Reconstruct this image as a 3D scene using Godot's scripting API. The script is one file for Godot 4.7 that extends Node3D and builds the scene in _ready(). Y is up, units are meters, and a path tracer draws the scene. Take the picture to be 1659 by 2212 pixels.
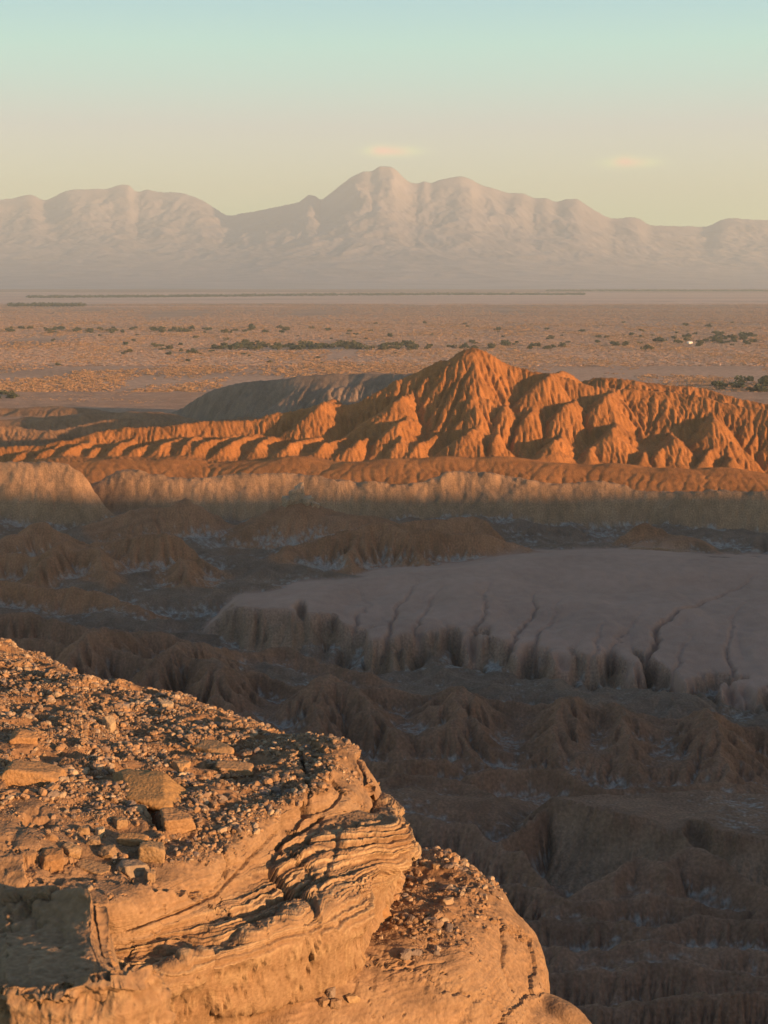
extends Node3D
# A desert valley of eroded clay hills at sunset, seen from a rocky lookout; beyond it a plain and a volcanic range.

const W0 := 1659.0            # pixel units used for laying things out
const H0 := 2212.0
const FOC := 3508.0           # focal length in those pixels
const PITCH := 8.21           # degrees the camera looks down
const SUN_EL := 7.0           # height of the sun
const SUN_AZ := 53.0          # from straight behind the camera towards its right

var sp := sin(deg_to_rad(PITCH))
var cp := cos(deg_to_rad(PITCH))

# ---------------------------------------------------------------- helpers
func at(px: float, py: float, d: float) -> Vector3:   # the point seen at a pixel, d metres ahead of the eye
	var a := (px - W0 * 0.5) / FOC
	var b := (H0 * 0.5 - py) / FOC
	var t := d / (b * sp + cp)
	return Vector3(a * t, (b * cp - sp) * t, -d)

func noise(sd: int, freq: float, oct := 4, type := FastNoiseLite.TYPE_SIMPLEX_SMOOTH, fractal := FastNoiseLite.FRACTAL_FBM) -> FastNoiseLite:
	var n := FastNoiseLite.new()
	n.seed = sd
	n.noise_type = type
	n.frequency = freq
	n.fractal_type = fractal if oct > 1 else FastNoiseLite.FRACTAL_NONE
	n.fractal_octaves = oct
	return n

func tag(o: Node, label := "", category := "", group := "", kind := "") -> void:
	if label: o.set_meta("label", label)
	if category: o.set_meta("category", category)
	if group: o.set_meta("group", group)
	if kind: o.set_meta("kind", kind)

func lin(r: float, g: float, b: float) -> Color:       # a linear colour for albedo_color
	return Color(r, g, b).linear_to_srgb()

func put_mesh(called: String, am: Mesh, m: Material, parent: Node = self) -> MeshInstance3D:
	var o := MeshInstance3D.new()
	o.name = called
	o.mesh = am
	if m: o.material_override = m
	o.cast_shadow = GeometryInstance3D.SHADOW_CASTING_SETTING_ON
	parent.add_child(o, true)
	return o

func make_arrays(v: PackedVector3Array, n: PackedVector3Array, c: PackedColorArray, ix: PackedInt32Array) -> ArrayMesh:
	var a := []
	a.resize(Mesh.ARRAY_MAX)
	a[Mesh.ARRAY_VERTEX] = v
	a[Mesh.ARRAY_NORMAL] = n
	if c.size(): a[Mesh.ARRAY_COLOR] = c
	a[Mesh.ARRAY_INDEX] = ix
	var am := ArrayMesh.new()
	am.add_surface_from_arrays(Mesh.PRIMITIVE_TRIANGLES, a)
	return am

func noise_tex(sd: int, freq: float, lo: Color, hi: Color, size := 512, oct := 5, type := FastNoiseLite.TYPE_SIMPLEX_SMOOTH) -> NoiseTexture2D:
	var t := NoiseTexture2D.new()
	t.width = size
	t.height = size
	t.seamless = true
	t.noise = noise(sd, freq, oct, type)
	var g := Gradient.new()
	g.set_color(0, lo)
	g.set_color(1, hi)
	t.color_ramp = g
	return t

func height_tex(sd: int, freq: float, size := 512, oct := 5, type := FastNoiseLite.TYPE_SIMPLEX_SMOOTH) -> NoiseTexture2D:
	var t := NoiseTexture2D.new()
	t.width = size
	t.height = size
	t.seamless = true
	t.noise = noise(sd, freq, oct, type)
	return t

# ---------------------------------------------------------------- stage
func set_stage() -> void:
	var cam := Camera3D.new()
	cam.name = "camera"
	cam.fov = 2.0 * rad_to_deg(atan(H0 * 0.5 / FOC))
	cam.near = 0.1
	cam.far = 90000.0
	cam.rotation_degrees = Vector3(-PITCH, 0, 0)
	add_child(cam)
	cam.current = true
	var lens := CameraAttributesPhysical.new()
	lens.frustum_focal_length = 12.0 * FOC / (H0 * 0.5)
	lens.frustum_focus_distance = 20.0
	lens.frustum_near = 0.1
	lens.frustum_far = 90000.0
	lens.exposure_aperture = 7.0
	cam.attributes = lens

	var env := Environment.new()
	env.background_mode = Environment.BG_SKY
	env.tonemap_mode = Environment.TONE_MAPPER_LINEAR
	env.tonemap_exposure = 2.2
	env.sdfgi_enabled = true
	env.ssao_enabled = true
	env.ssil_enabled = true
	env.fog_enabled = true
	env.fog_density = 0.000055
	env.fog_light_color = lin(.84, .95, 1.0)
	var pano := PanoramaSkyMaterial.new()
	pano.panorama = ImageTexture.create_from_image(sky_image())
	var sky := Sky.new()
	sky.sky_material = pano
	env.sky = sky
	var we := WorldEnvironment.new()
	we.name = "world_environment"
	we.environment = env
	add_child(we)

	var sun := DirectionalLight3D.new()
	sun.name = "sun"
	sun.light_energy = 1.6
	sun.light_color = lin(1.0, 0.57, 0.26)
	sun.light_angular_distance = 0.5
	sun.shadow_enabled = true
	var el := deg_to_rad(SUN_EL)
	var az := deg_to_rad(SUN_AZ)
	var to_sun := Vector3(sin(az) * cos(el), sin(el), cos(az) * cos(el))
	add_child(sun)
	sun.look_at_from_position(Vector3.ZERO, -to_sun, Vector3.UP)

func sky_image() -> Image:
	var w := 3072
	var h := 1536
	var im := Image.create(w, h, false, Image.FORMAT_RGBF)
	var el := [-90.0, -1.0, 0.0, 2.0, 4.5, 7.0, 9.5, 16.0, 30.0, 55.0, 90.0]
	var co := [Color(.20, .14, .10), Color(.34, .35, .20), Color(.49, .66, .27), Color(.46, .64, .28), Color(.36, .57, .33), Color(.25, .435, .365), Color(.175, .345, .38),
		Color(.11, .245, .33), Color(.058, .128, .215), Color(.036, .082, .152), Color(.03, .071, .135)]
	for y in h:
		var e := 90.0 - (y + 0.5) / h * 180.0
		var k := 0
		while k < el.size() - 2 and e > el[k + 1]:
			k += 1
		var t: float = clampf((e - el[k]) / (el[k + 1] - el[k]), 0.0, 1.0)
		t = t * t * (3.0 - 2.0 * t) * 0.3 + t * 0.7
		var c: Color = co[k].lerp(co[k + 1], t)
		im.fill_rect(Rect2i(0, y, w, 1), c)
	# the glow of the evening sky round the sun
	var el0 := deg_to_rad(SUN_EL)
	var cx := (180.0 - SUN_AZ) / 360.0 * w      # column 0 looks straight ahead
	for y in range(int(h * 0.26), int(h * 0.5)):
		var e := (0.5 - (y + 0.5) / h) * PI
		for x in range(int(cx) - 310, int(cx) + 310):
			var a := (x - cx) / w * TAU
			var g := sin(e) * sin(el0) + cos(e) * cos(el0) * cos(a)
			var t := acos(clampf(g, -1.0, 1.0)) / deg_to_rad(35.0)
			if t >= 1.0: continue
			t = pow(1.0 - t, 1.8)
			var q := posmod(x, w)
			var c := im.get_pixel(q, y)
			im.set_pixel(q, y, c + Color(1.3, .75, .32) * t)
	# two small clouds above the volcano
	for k in [[822, 325, 26, 7, .9], [850, 327, 55, 4, .9], [1338, 350, 20, 6, .8], [1350, 354, 60, 3, .8]]:
		var az := atan((k[0] - W0 * 0.5) / FOC)
		var lv := atan((H0 * 0.5 - k[1]) / FOC) - deg_to_rad(PITCH)
		var ux := az / TAU * w
		var uy := (0.5 - lv / PI) * h
		var rx: float = k[2] / FOC / TAU * w
		var ry: float = maxf(k[3] / FOC / PI * h, 1.3)
		for y in range(int(uy) - 8, int(uy) + 9):
			for x in range(int(ux) - 40, int(ux) + 41):
				var d := Vector2((x + 0.5 - ux) / rx, (y + 0.5 - uy) / ry).length()
				var t: float = exp(-d * d * 1.5) * k[4] * 0.75
				im.set_pixel(posmod(x, w), y, im.get_pixel(posmod(x, w), y).lerp(Color(.80, .33, .29), t))
	return im

# ---------------------------------------------------------------- badlands
const NU := 440               # columns and rows of the grid that is eroded
const ND := 450
const U1 := 0.36
const D0 := 168.0
const D1 := 1420.0
var hh := PackedFloat32Array()       # heights
var own := PackedInt32Array()        # which feature made the height
var hard := PackedFloat32Array()     # how easily water cuts it
var rowd := PackedFloat32Array()
var nA := PackedFloat32Array()
var nB := PackedFloat32Array()
var nC := PackedFloat32Array()

func curve(pts: Array) -> Array:     # pixel control points -> [u, d, y] sorted by u
	var out := []
	for p in pts:
		var q := at(p[0], p[1], p[2])
		out.append(Vector3(q.x / p[2], p[2], q.y))
	return out

func along(c: Array, u: float) -> Vector3:
	var n := c.size()
	var k := 0
	while k < n - 2 and u > c[k + 1].x:
		k += 1
	var a: Vector3 = c[k]
	var b: Vector3 = c[k + 1]
	var p: Vector3 = c[maxi(k - 1, 0)]
	var q: Vector3 = c[mini(k + 2, n - 1)]
	var w := clampf((u - a.x) / (b.x - a.x), 0.0, 1.0)
	var t1 := b.x - a.x
	var t0 := p.x - a.x if k > 0 else -t1
	var t2 := q.x - a.x if k < n - 2 else 2.0 * t1
	return Vector3(u, cubic_interpolate_in_time(a.y, b.y, p.y, q.y, w, t1, t0, t2), cubic_interpolate_in_time(a.z, b.z, p.z, q.z, w, t1, t0, t2))

# a ridge: crest through pts, falling towards the eye with slope sf and away with sb; drop = its ends fall by this slope beyond the last points
func ridge(id: int, pts: Array, sf: float, sb: float, r := 2.0, warp := 6.0, k := 1.5, ends := 0.6, soft := 1.0, rough := 1.0) -> void:
	var c := curve(pts)
	var ua: float = c[0].x
	var ub: float = c[-1].x
	for i in NU:
		var u := lerpf(-U1, U1, i / float(NU - 1))
		var over := maxf(maxf(ua - u, u - ub), 0.0)
		if over > 0.10: continue
		var v := along(c, clampf(u, ua, ub))
		var yc := v.z - over * v.y * ends
		var dc := v.y
		for j in ND:
			var q := j * NU + i
			var d := rowd[j]
			var w := d - dc + nA[q] * warp
			var s := -w
			var val := yc + nB[q] * rough
			if s > 0.0:
				val -= sf * (sqrt(s * s + r * r) - r)
			else:
				val -= sb * (sqrt(s * s + r * r) - r)
			smax(q, val, k, id, soft)

# a bench: flat from its front edge back to its back edge, a cliff of slope sf in front, falling away behind
func bench(id: int, front: Array, back: Array, sf: float, sb: float, warp := 3.0, soft := 0.1, k := 0.6, cap := 3.5, talus := 4.0) -> void:
	var cf := curve(front)
	var cb := curve(back)
	var ua: float = cf[0].x
	var ub: float = cf[-1].x
	for i in NU:
		var u := lerpf(-U1, U1, i / float(NU - 1))
		var over := maxf(maxf(ua - u, u - ub), 0.0)
		if over > 0.06: continue
		var f := along(cf, clampf(u, ua, ub))
		var b := along(cb, clampf(u, ua, ub))
		for j in ND:
			var q := j * NU + i
			var d := rowd[j]
			var df := f.y + nB[q] * warp + maxf(0.0, nC[q] - 0.2) * warp * 3.4
			var val := 0.0
			var t := (d - df) / maxf(b.y - df, 1.0)
			var on := true
			if d < df:
				var dr := df - d
				var fall := maxf(0.0, dr - cap / sf)
				val = f.z - minf(dr * sf, cap) - talus * (1.0 - exp(-fall / 5.0)) - fall * 0.30 + nB[q] * minf(fall, 3.0) * 0.7
				on = false
			elif t <= 1.0:
				val = lerpf(f.z, b.z, t) + nA[q] * 2.2 * smoothstep(0.0, 0.25, t) * smoothstep(1.0, 0.8, t)
			else:
				val = b.z - sb * (d - b.y)
			val -= over * f.y * 0.9
			smax(q, val, k, id if on else 9, soft if on else 0.5)

# a mound: rounded cone
func mound(id: int, px: float, py: float, d: float, rx: float, rz: float, slope: float, r := 2.0, soft := 1.0, k := 1.2) -> void:
	var c := at(px, py, d)
	var reach := 60.0 / slope
	for j in ND:
		var z := -rowd[j]
		if absf(z - c.z) > reach * rz: continue
		for i in NU:
			var u := lerpf(-U1, U1, i / float(NU - 1))
			var x := u * rowd[j]
			if absf(x - c.x) > reach * rx: continue
			var q := j * NU + i
			var ex := (x - c.x + nB[q] * 1.5) / rx
			var ez := (z - c.z + nA[q] * 3.0) / rz
			var s := sqrt(ex * ex + ez * ez + r * r) - r
			smax(q, c.y - slope * s, k, id, soft)

# a spur: its nose at the given pixel, its back running away from the eye into the hill behind it
func spur(id: int, px: float, py: float, d: float, wide: float, side: float, nose: float, rise: float, turn := 0.0, r := 2.2, soft := 1.0, k := 0.8) -> void:
	var c := at(px, py, d)
	for j in ND:
		var z := -rowd[j]
		if z - c.z > 40.0 or c.z - z > 90.0: continue
		for i in NU:
			var x := lerpf(-U1, U1, i / float(NU - 1)) * rowd[j]
			if absf(x - c.x) > 45.0: continue
			var q := j * NU + i
			var back := c.z - z
			var ex := x - c.x - back * turn + nB[q] * 2.0
			var val := c.y
			if back > 0.0:
				val += rise * minf(back, 22.0) - 0.35 * maxf(back - 30.0, 0.0) - side * maxf(sqrt(ex * ex + r * r) - r - wide, 0.0)
			else:
				var s := sqrt(ex * ex * side * side + back * back * nose * nose + r * r * 0.4)
				val -= maxf(s - r * 0.63, 0.0)
			smax(q, val, k, id, soft)

func pick(px: float, py: float) -> Vector3:      # the point of the eroded ground seen at a pixel
	var a := (px - W0 * 0.5) / FOC
	var b := (H0 * 0.5 - py) / FOC
	var s := (b * cp - sp) / (b * sp + cp)
	var u := a / (b * sp + cp)
	var i := clampi(roundi((u + U1) / (2.0 * U1) * (NU - 1)), 0, NU - 1)
	for j in ND:
		if hh[j * NU + i] >= s * rowd[j]: return Vector3(u * rowd[j], hh[j * NU + i], -rowd[j])
	return Vector3(u * D1, s * D1, -D1)

func smax(q: int, val: float, k: float, id: int, soft: float) -> void:
	var h := hh[q]
	var e := val - h
	if e < -k: return
	if e > k:
		hh[q] = val
	else:
		var t := (e + k) / (2.0 * k)
		hh[q] = h + e * t + k * t * (1.0 - t)
	if e > 0.0:
		own[q] = id
		hard[q] = soft

func lay_out() -> void:
	seed(5)
	hh.resize(NU * ND)
	own.resize(NU * ND)
	hard.resize(NU * ND)
	nA.resize(NU * ND)
	nB.resize(NU * ND)
	nC.resize(NU * ND)
	rowd.resize(ND)
	var a := noise(11, 1.0 / 55.0, 3)
	var b := noise(12, 1.0 / 16.0, 3)
	var c3 := noise(14, 1.0 / 26.0, 2, FastNoiseLite.TYPE_SIMPLEX_SMOOTH, FastNoiseLite.FRACTAL_RIDGED)
	for j in ND:
		rowd[j] = D0 * pow(D1 / D0, j / float(ND - 1))
	for j in ND:
		var d := rowd[j]
		# floor of the valley: lowest in the middle, rising to the plain beyond the hills
		var base := -104.0
		base += 4.0 * smoothstep(345.0, 385.0, d) + 5.0 * smoothstep(430.0, 500.0, d)
		base -= 4.0 * smoothstep(760.0, 980.0, d)
		for i in NU:
			var q := j * NU + i
			var x := lerpf(-U1, U1, i / float(NU - 1)) * d
			nA[q] = a.get_noise_2d(x, d)
			nB[q] = b.get_noise_2d(x, d)
			nC[q] = c3.get_noise_2d(x, d * 0.35)
			hh[q] = base + (nA[q] * 5.0 + nB[q] * 1.2) * (1.0 - 0.9 * smoothstep(880.0, 1150.0, d))
			own[q] = 0
			hard[q] = 0.6 * (1.0 - smoothstep(900.0, 1150.0, d)) * (1.0 - 0.65 * smoothstep(660.0, 700.0, d))

	# --- far side: low ridges on the left, grey ridge, conical hill and its long flanks
	ridge(3, [[-200, 884, 1180], [30, 880, 1180], [150, 877, 1170], [230, 886, 1160], [300, 895, 1150]], .35, .30, 1.5, 14.0, 1.0, .2, .5, .8)
	ridge(3, [[-200, 905, 1060], [30, 903, 1060], [180, 893, 1065], [300, 888, 1070], [380, 892, 1070], [430, 905, 1060]], .35, .3, 1.5, 14.0, 1.0, .2, .5, .8)
	ridge(3, [[-200, 920, 960], [20, 914, 960], [120, 922, 960], [190, 906, 975], [260, 899, 980], [370, 903, 985], [460, 902, 985], [560, 896, 990], [640, 915, 980]], .5, .35, 1.5, 10.0, 1.0, .2, .7, .8)
	ridge(2, [[330, 905, 1190], [385, 880, 1170], [430, 850, 1130], [500, 828, 1090], [590, 817, 1060], [690, 806, 1040], [760, 806, 1030], [850, 806, 1010], [930, 812, 990]], .45, .5, 3.0, 8.0, 1.5, .5, .35, .8)
	ridge(2, [[740, 812, 1075], [800, 803, 1075], [870, 806, 1070], [930, 800, 1050], [1000, 800, 1050]], .4, .4, 3.0, 6.0, 1.5, .4, .4, .5)
	ridge(1, [[1180, 850, 1010], [1250, 818, 1000], [1330, 812, 985], [1370, 818, 985], [1430, 826, 985], [1500, 828, 985], [1560, 845, 975], [1640, 862, 965], [1850, 880, 960]], .42, .5, 4.0, 10.0, 1.5, .4, .8, 1.2)
	ridge(1, [[-260, 985, 800], [28, 960, 812], [120, 950, 818], [220, 925, 830], [330, 915, 838], [450, 904, 848], [560, 898, 852], [640, 880, 856], [700, 868, 860], [760, 866, 862], [830, 830, 868], [890, 803, 872], [950, 775, 874],
		[990, 755, 876], [1022, 747, 876], [1055, 757, 876], [1100, 780, 874], [1150, 797, 870], [1190, 802, 866], [1240, 815, 862], [1300, 832, 860], [1400, 838, 858], [1500, 848, 850], [1600, 872, 840], [1660, 880, 835], [1850, 900, 820]], .50, .55, 2.0, 5.0, 1.5, .4, 0.48, 1.6)
	# spurs that come down the face towards the eye: px, py of the nose, distance, width
	for s in [[690, 870, 846, 5.0], [868, 852, 838, 3.0], [1185, 806, 854, 3.0], [1225, 868, 824, 1.6], [1310, 850, 836, 5.0], [860, 908, 804, 3.0], [1325, 920, 796, 2.5], [1200, 948, 780, 2.0], [1460, 945, 788, 1.6], [1545, 905, 810, 3.0], [1090, 874, 820, 1.0], [1145, 885, 816, 0.8], [1015, 925, 790, 0.8]]:
		spur(1, s[0], s[1], s[2], s[3] * 0.3, 0.72, 0.6, 0.03, randf_range(0.0, 0.4), 1.2, 0.45, 0.7)
	for s in [[775, 943, 790, 1.4], [700, 952, 786, 1.0], [628, 950, 788, 1.0], [560, 950, 790, 1.2], [500, 945, 792, 1.2], [445, 946, 794, 0.9], [400, 950, 794, 0.8], [350, 952, 794, 0.8], [300, 958, 794, 0.8], [250, 955, 796, 0.9], [205, 962, 797, 0.7], [150, 958, 796, 0.9], [95, 966, 795, 1.0], [40, 975, 795, 1.0],
		[935, 935, 795, 1.4], [865, 940, 788, 0.8], [905, 950, 784, 0.8], [1070, 935, 788, 0.8], [1040, 948, 783, 0.6], [1275, 965, 778, 1.0], [1390, 975, 775, 1.4], [1530, 968, 778, 1.2], [1430, 960, 782, 1.0], [1580, 985, 770, 1.2]]:
		spur(1, s[0], s[1], s[2], s[3] * 0.4, 0.85, 0.6, 0.02, randf_range(0.1, 0.5), 0.9, 0.5, 0.5)
	# low rounded ribs at its foot
	for s in [[520, 995, 770, 3.0], [640, 985, 765, 2.6], [760, 1000, 752, 3.0], [850, 990, 752, 3.4], [960, 985, 755, 3.2], [1080, 985, 755, 3.2], [1200, 1000, 745, 3.4], [1330, 1000, 745, 3.6], [1450, 1010, 735, 3.2], [1560, 1010, 735, 3.0], [380, 985, 775, 2.8], [260, 985, 775, 2.6], [140, 985, 780, 2.6]]:
		mound(1, s[0], s[1], s[2], 1.5, 1.2, 0.28, 4.0, 0.3, 2.0)

	# --- the long pale scarp and the mesa at its left end
	ridge(4, [[-300, 985, 660], [28, 998, 655], [80, 996, 653], [120, 998, 652], [150, 1004, 650], [175, 1022, 648], [195, 1045, 645], [205, 1062, 643]], .95, .25, .6, 3.0, .8, 1.2, .10, 1.0)
	ridge(4, [[196, 1050, 672], [215, 1038, 672], [262, 1016, 672], [300, 1018, 670], [380, 1031, 666], [450, 1030, 664], [530, 1022, 662], [600, 1022, 660], [700, 1031, 655], [800, 1040, 650], [870, 1047, 648], [920, 1040, 648], [968, 1019, 650], [1020, 1018, 650], [1060, 1021, 648],
		[1120, 1032, 645], [1180, 1045, 642], [1240, 1044, 642], [1300, 1040, 642], [1350, 1050, 640], [1400, 1062, 637], [1480, 1062, 634], [1560, 1060, 632], [1640, 1060, 630], [1850, 1055, 628]], .92, .22, .7, 4.0, .8, .9, .10, 1.0)
	# --- red cones, hills and a bowl inside the valley
	mound(5, 400, 1074, 604, 1.2, 1.1, 0.80, 1.5, .6)
	mound(5, 330, 1095, 604, 1.6, 1.2, 0.51, 2.0, .6)
	mound(5, 655, 1076, 596, 1.7, 1.3, 0.80, 2.0, .5)
	mound(5, 740, 1110, 588, 1.7, 1.3, 0.65, 3.0, .5)
	mound(5, 800, 1114, 590, 1.5, 1.2, 0.72, 3.0, .5)
	ridge(5, [[-150, 1235, 492], [30, 1255, 486], [100, 1262, 482], [190, 1270, 478], [260, 1290, 472], [330, 1312, 464]], .8, .75, 1.2, 7.0, 1.0, .6, 1.0, 1.2)
	mound(5, 88, 1122, 568, 1.4, 1.2, 0.90, 1.6, .8)
	mound(5, 20, 1150, 560, 1.4, 1.2, 0.72, 1.6, .8)
	ridge(5, [[150, 1200, 545], [190, 1168, 540], [240, 1160, 536], [300, 1150, 532], [350, 1147, 530], [390, 1156, 530], [430, 1185, 528], [500, 1240, 515]], 0.70, 0.83, 1.00, 6.3, 1.5, 1.0, 1.1, 1.4)
	ridge(5, [[-200, 1170, 535], [30, 1190, 525], [110, 1196, 522], [200, 1185, 520]], 0.73, 0.75, 1.00, 5.6, 1.5, .8, 1.1, 1.4)
	ridge(5, [[540, 1215, 552], [620, 1180, 552], [700, 1148, 550], [760, 1130, 550], [850, 1128, 550], [920, 1136, 548], [1000, 1140, 548], [1100, 1165, 545], [1210, 1192, 540]], 0.81, 0.75, 1.00, 9.1, 1.5, .8, 1.1, 1.4)
	ridge(5, [[860, 1130, 575], [920, 1117, 575], [1000, 1113, 575], [1050, 1118, 573], [1075, 1140, 570]], 0.95, 0.75, 0.50, 2.1, 1.0, 1.2, .7, .8)
	ridge(5, [[1330, 1160, 570], [1365, 1130, 574], [1390, 1120, 576], [1430, 1135, 574], [1470, 1160, 570]], 0.95, 0.85, 0.60, 2.1, 1.0, 1.0, .8, .6)
	bench(5, [[1355, 1190, 555], [1380, 1180, 556], [1540, 1188, 552], [1560, 1200, 550]], [[1355, 1180, 575], [1380, 1174, 576], [1540, 1180, 572], [1560, 1190, 568]], 1.6, 1.0, 1.0, .2, .5, 2.0)
	for s in [[80, 1232, 502], [230, 1250, 495], [400, 1280, 485], [610, 1242, 519], [760, 1232, 520], [930, 1220, 524]]:
		spur(5, s[0], s[1], s[2], randf_range(0.5, 2.0), randf_range(0.7, 0.9), 0.75, 0.25, randf_range(-0.6, 0.2), 1.6, 1.2, 1.2)
	# --- the big tilted slab with its broken lower edge
	bench(6, [[485, 1330, 446], [510, 1312, 446], [560, 1318, 442], [650, 1326, 438], [720, 1345, 432], [770, 1378, 422], [820, 1384, 420], [900, 1372, 424], [1000, 1374, 422], [1060, 1388, 416], [1110, 1400, 412], [1160, 1412, 408], [1250, 1424, 403], [1330, 1434, 400], [1400, 1446, 396], [1450, 1462, 391], [1520, 1482, 386], [1640, 1498, 380], [1850, 1530, 370]],
		[[485, 1322, 450], [510, 1300, 460], [560, 1290, 466], [650, 1272, 476], [720, 1262, 482], [770, 1255, 486], [820, 1245, 490], [900, 1235, 496], [1000, 1226, 500], [1060, 1215, 506], [1110, 1208, 510], [1160, 1203, 513], [1250, 1199, 516], [1330, 1197, 518], [1400, 1198, 518], [1450, 1202, 516], [1520, 1208, 514], [1640, 1215, 510], [1850, 1215, 506]], 1.6, .12, 6.0, .07, .5, 2.2)
	# --- dark ridges below the slab
	ridge(7, [[-250, 1290, 450], [28, 1316, 440], [100, 1322, 438], [200, 1345, 430], [300, 1350, 428], [380, 1362, 424], [450, 1392, 415], [520, 1400, 412], [640, 1402, 412], [720, 1430, 402], [800, 1450, 395]], 0.88, 0.83, 1.00, 8.4, 1.5, .6, 1.2, 1.2)
	ridge(7, [[-250, 1345, 410], [28, 1376, 400], [150, 1392, 395], [260, 1402, 390], [340, 1412, 387], [450, 1432, 381], [540, 1442, 378], [640, 1470, 370], [720, 1475, 369], [850, 1478, 369], [960, 1490, 365], [1100, 1500, 362], [1200, 1512, 359], [1320, 1524, 355], [1450, 1538, 350], [1560, 1552, 346], [1640, 1562, 344], [1850, 1600, 335]], 0.81, 0.75, 1.00, 9.1, 1.5, .6, 1.2, 1.2)
	for s in [[120, 1458, 370], [300, 1495, 358], [480, 1530, 348], [680, 1580, 334], [850, 1595, 331], [1020, 1612, 327], [1200, 1635, 321], [1370, 1655, 317], [1560, 1672, 312]]:
		spur(7, s[0], s[1], s[2], randf_range(0.5, 2.0), randf_range(0.65, 0.85), 0.7, 0.25, randf_range(-0.6, 0.3), 1.8, 1.2, 1.2)
	mound(7, 690, 1560, 340, 1.3, 1.1, 0.58, 3.0)
	mound(7, 960, 1575, 335, 1.3, 1.1, 0.58, 3.0)
	mound(7, 1270, 1630, 322, 1.3, 1.1, 0.58, 3.0)
	mound(7, 1500, 1640, 320, 1.3, 1.1, 0.58, 3.0)
	ridge(7, [[430, 1560, 338], [560, 1552, 341], [660, 1590, 333], [760, 1612, 327], [880, 1640, 320], [960, 1632, 322]], .80, .75, 1.2, 7.0, 1.0, .6, 1.0, 1.2)
	ridge(7, [[1020, 1668, 312], [1100, 1650, 316], [1200, 1660, 314], [1290, 1690, 307], [1400, 1682, 309], [1500, 1690, 307], [1640, 1700, 305], [1800, 1705, 304]], .80, .75, 1.2, 7.0, 1.0, .6, 1.0, 1.2)
	ridge(7, [[820, 1690, 306], [900, 1676, 309], [990, 1690, 305], [1060, 1716, 299]], .75, .7, 1.5, 5.0, 1.0, .6, 0.9, 1.0)
	mound(7, 880, 1715, 298, 1.6, 1.2, 0.51, 5.0, .3)
	mound(7, 1000, 1722, 296, 1.4, 1.2, 0.51, 5.0, .3)
	# --- the lower mesa on the right and the folds at the bottom of the picture
	ridge(8, [[800, 1760, 284], [870, 1748, 284], [930, 1760, 281], [1010, 1778, 278], [1090, 1815, 271], [1150, 1852, 264], [1175, 1885, 259]], 0.79, 0.75, 1.00, 3.5, 1.0, .9, 1.0, 1.2)
	bench(8, [[1195, 1722, 285], [1230, 1722, 284], [1290, 1742, 280], [1340, 1758, 277], [1400, 1770, 274], [1450, 1800, 270], [1520, 1806, 268], [1640, 1812, 266], [1850, 1820, 262]],
		[[1195, 1718, 287], [1230, 1716, 291], [1290, 1715, 294], [1340, 1714, 296], [1400, 1713, 297], [1450, 1712, 298], [1520, 1712, 298], [1640, 1712, 298], [1850, 1712, 296]], 1.8, .5, 3.0, .12, .5, 2.0)
	ridge(8, [[1080, 1800, 272], [1130, 1770, 278], [1200, 1724, 286]], 0.88, 0.75, 0.75, 2.1, 1.0, .6, 1.0, 1.0)
	ridge(8, [[1330, 1880, 252], [1370, 1845, 257], [1400, 1850, 256], [1440, 1875, 252]], 0.88, 0.75, 1.25, 1.4, 1.0, .6, .5, .5)
	ridge(8, [[1400, 1870, 254], [1490, 1832, 258], [1560, 1855, 254], [1640, 1900, 246], [1850, 1930, 240]], 0.79, 0.75, 1.50, 2.1, 1.0, .6, .5, .8)
	ridge(8, [[1060, 1920, 250], [1120, 1912, 250], [1180, 1925, 248], [1250, 1945, 245], [1330, 1925, 247], [1420, 1930, 246], [1520, 1950, 243], [1640, 1965, 240], [1850, 1990, 236]], 0.81, 0.75, 1.00, 4.9, 1.2, .6, 1.2, 1.0)
	ridge(8, [[1100, 1985, 238], [1170, 1975, 239], [1250, 1970, 239], [1340, 1985, 236], [1440, 2005, 233], [1500, 1985, 235], [1580, 1985, 234], [1640, 1990, 233], [1850, 2010, 230]], 0.81, 0.75, 1.00, 4.9, 1.2, .6, 1.2, 1.0)
	ridge(8, [[1100, 2040, 228], [1200, 2035, 228], [1350, 2030, 228], [1450, 2045, 226], [1640, 2050, 224], [1850, 2060, 222]], 0.61, 0.75, 1.00, 2.8, 1.2, .6, 1.2, 1.0)
	ridge(8, [[1100, 2110, 217], [1200, 2098, 218], [1300, 2085, 219], [1400, 2080, 219], [1500, 2085, 218], [1640, 2095, 216], [1850, 2120, 213]], 0.70, 0.75, 1.00, 2.8, 1.2, .6, 1.2, 1.0)
	ridge(8, [[1100, 2190, 203], [1250, 2165, 206], [1400, 2160, 206], [1640, 2150, 206], [1850, 2160, 205]], 0.79, 0.75, 1.00, 2.8, 1.2, .6, 1.2, 1.0)

	# rock scatters and small pits everywhere so that water finds many paths
	var f := noise(13, 1.0 / 5.0, 3)
	var lump := noise(15, 1.0 / 34.0, 2)
	for j in ND:
		var d := rowd[j]
		for i in NU:
			var q := j * NU + i
			var x := lerpf(-U1, U1, i / float(NU - 1)) * d
			var id := own[q]
			if id == 0 or id == 5 or id == 7 or id == 8:
				if d < 640.0: hh[q] += (0.35 - absf(lump.get_noise_2d(x, d))) * 1.8 + (0.3 - absf(lump.get_noise_2d(x * 2.7 + 90.0, d * 2.7))) * 0.6
			hh[q] += f.get_noise_2d(x, d) * (0.15 + 0.55 * hard[q]) * (1.0 - 0.8 * smoothstep(900.0, 1150.0, d))

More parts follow.
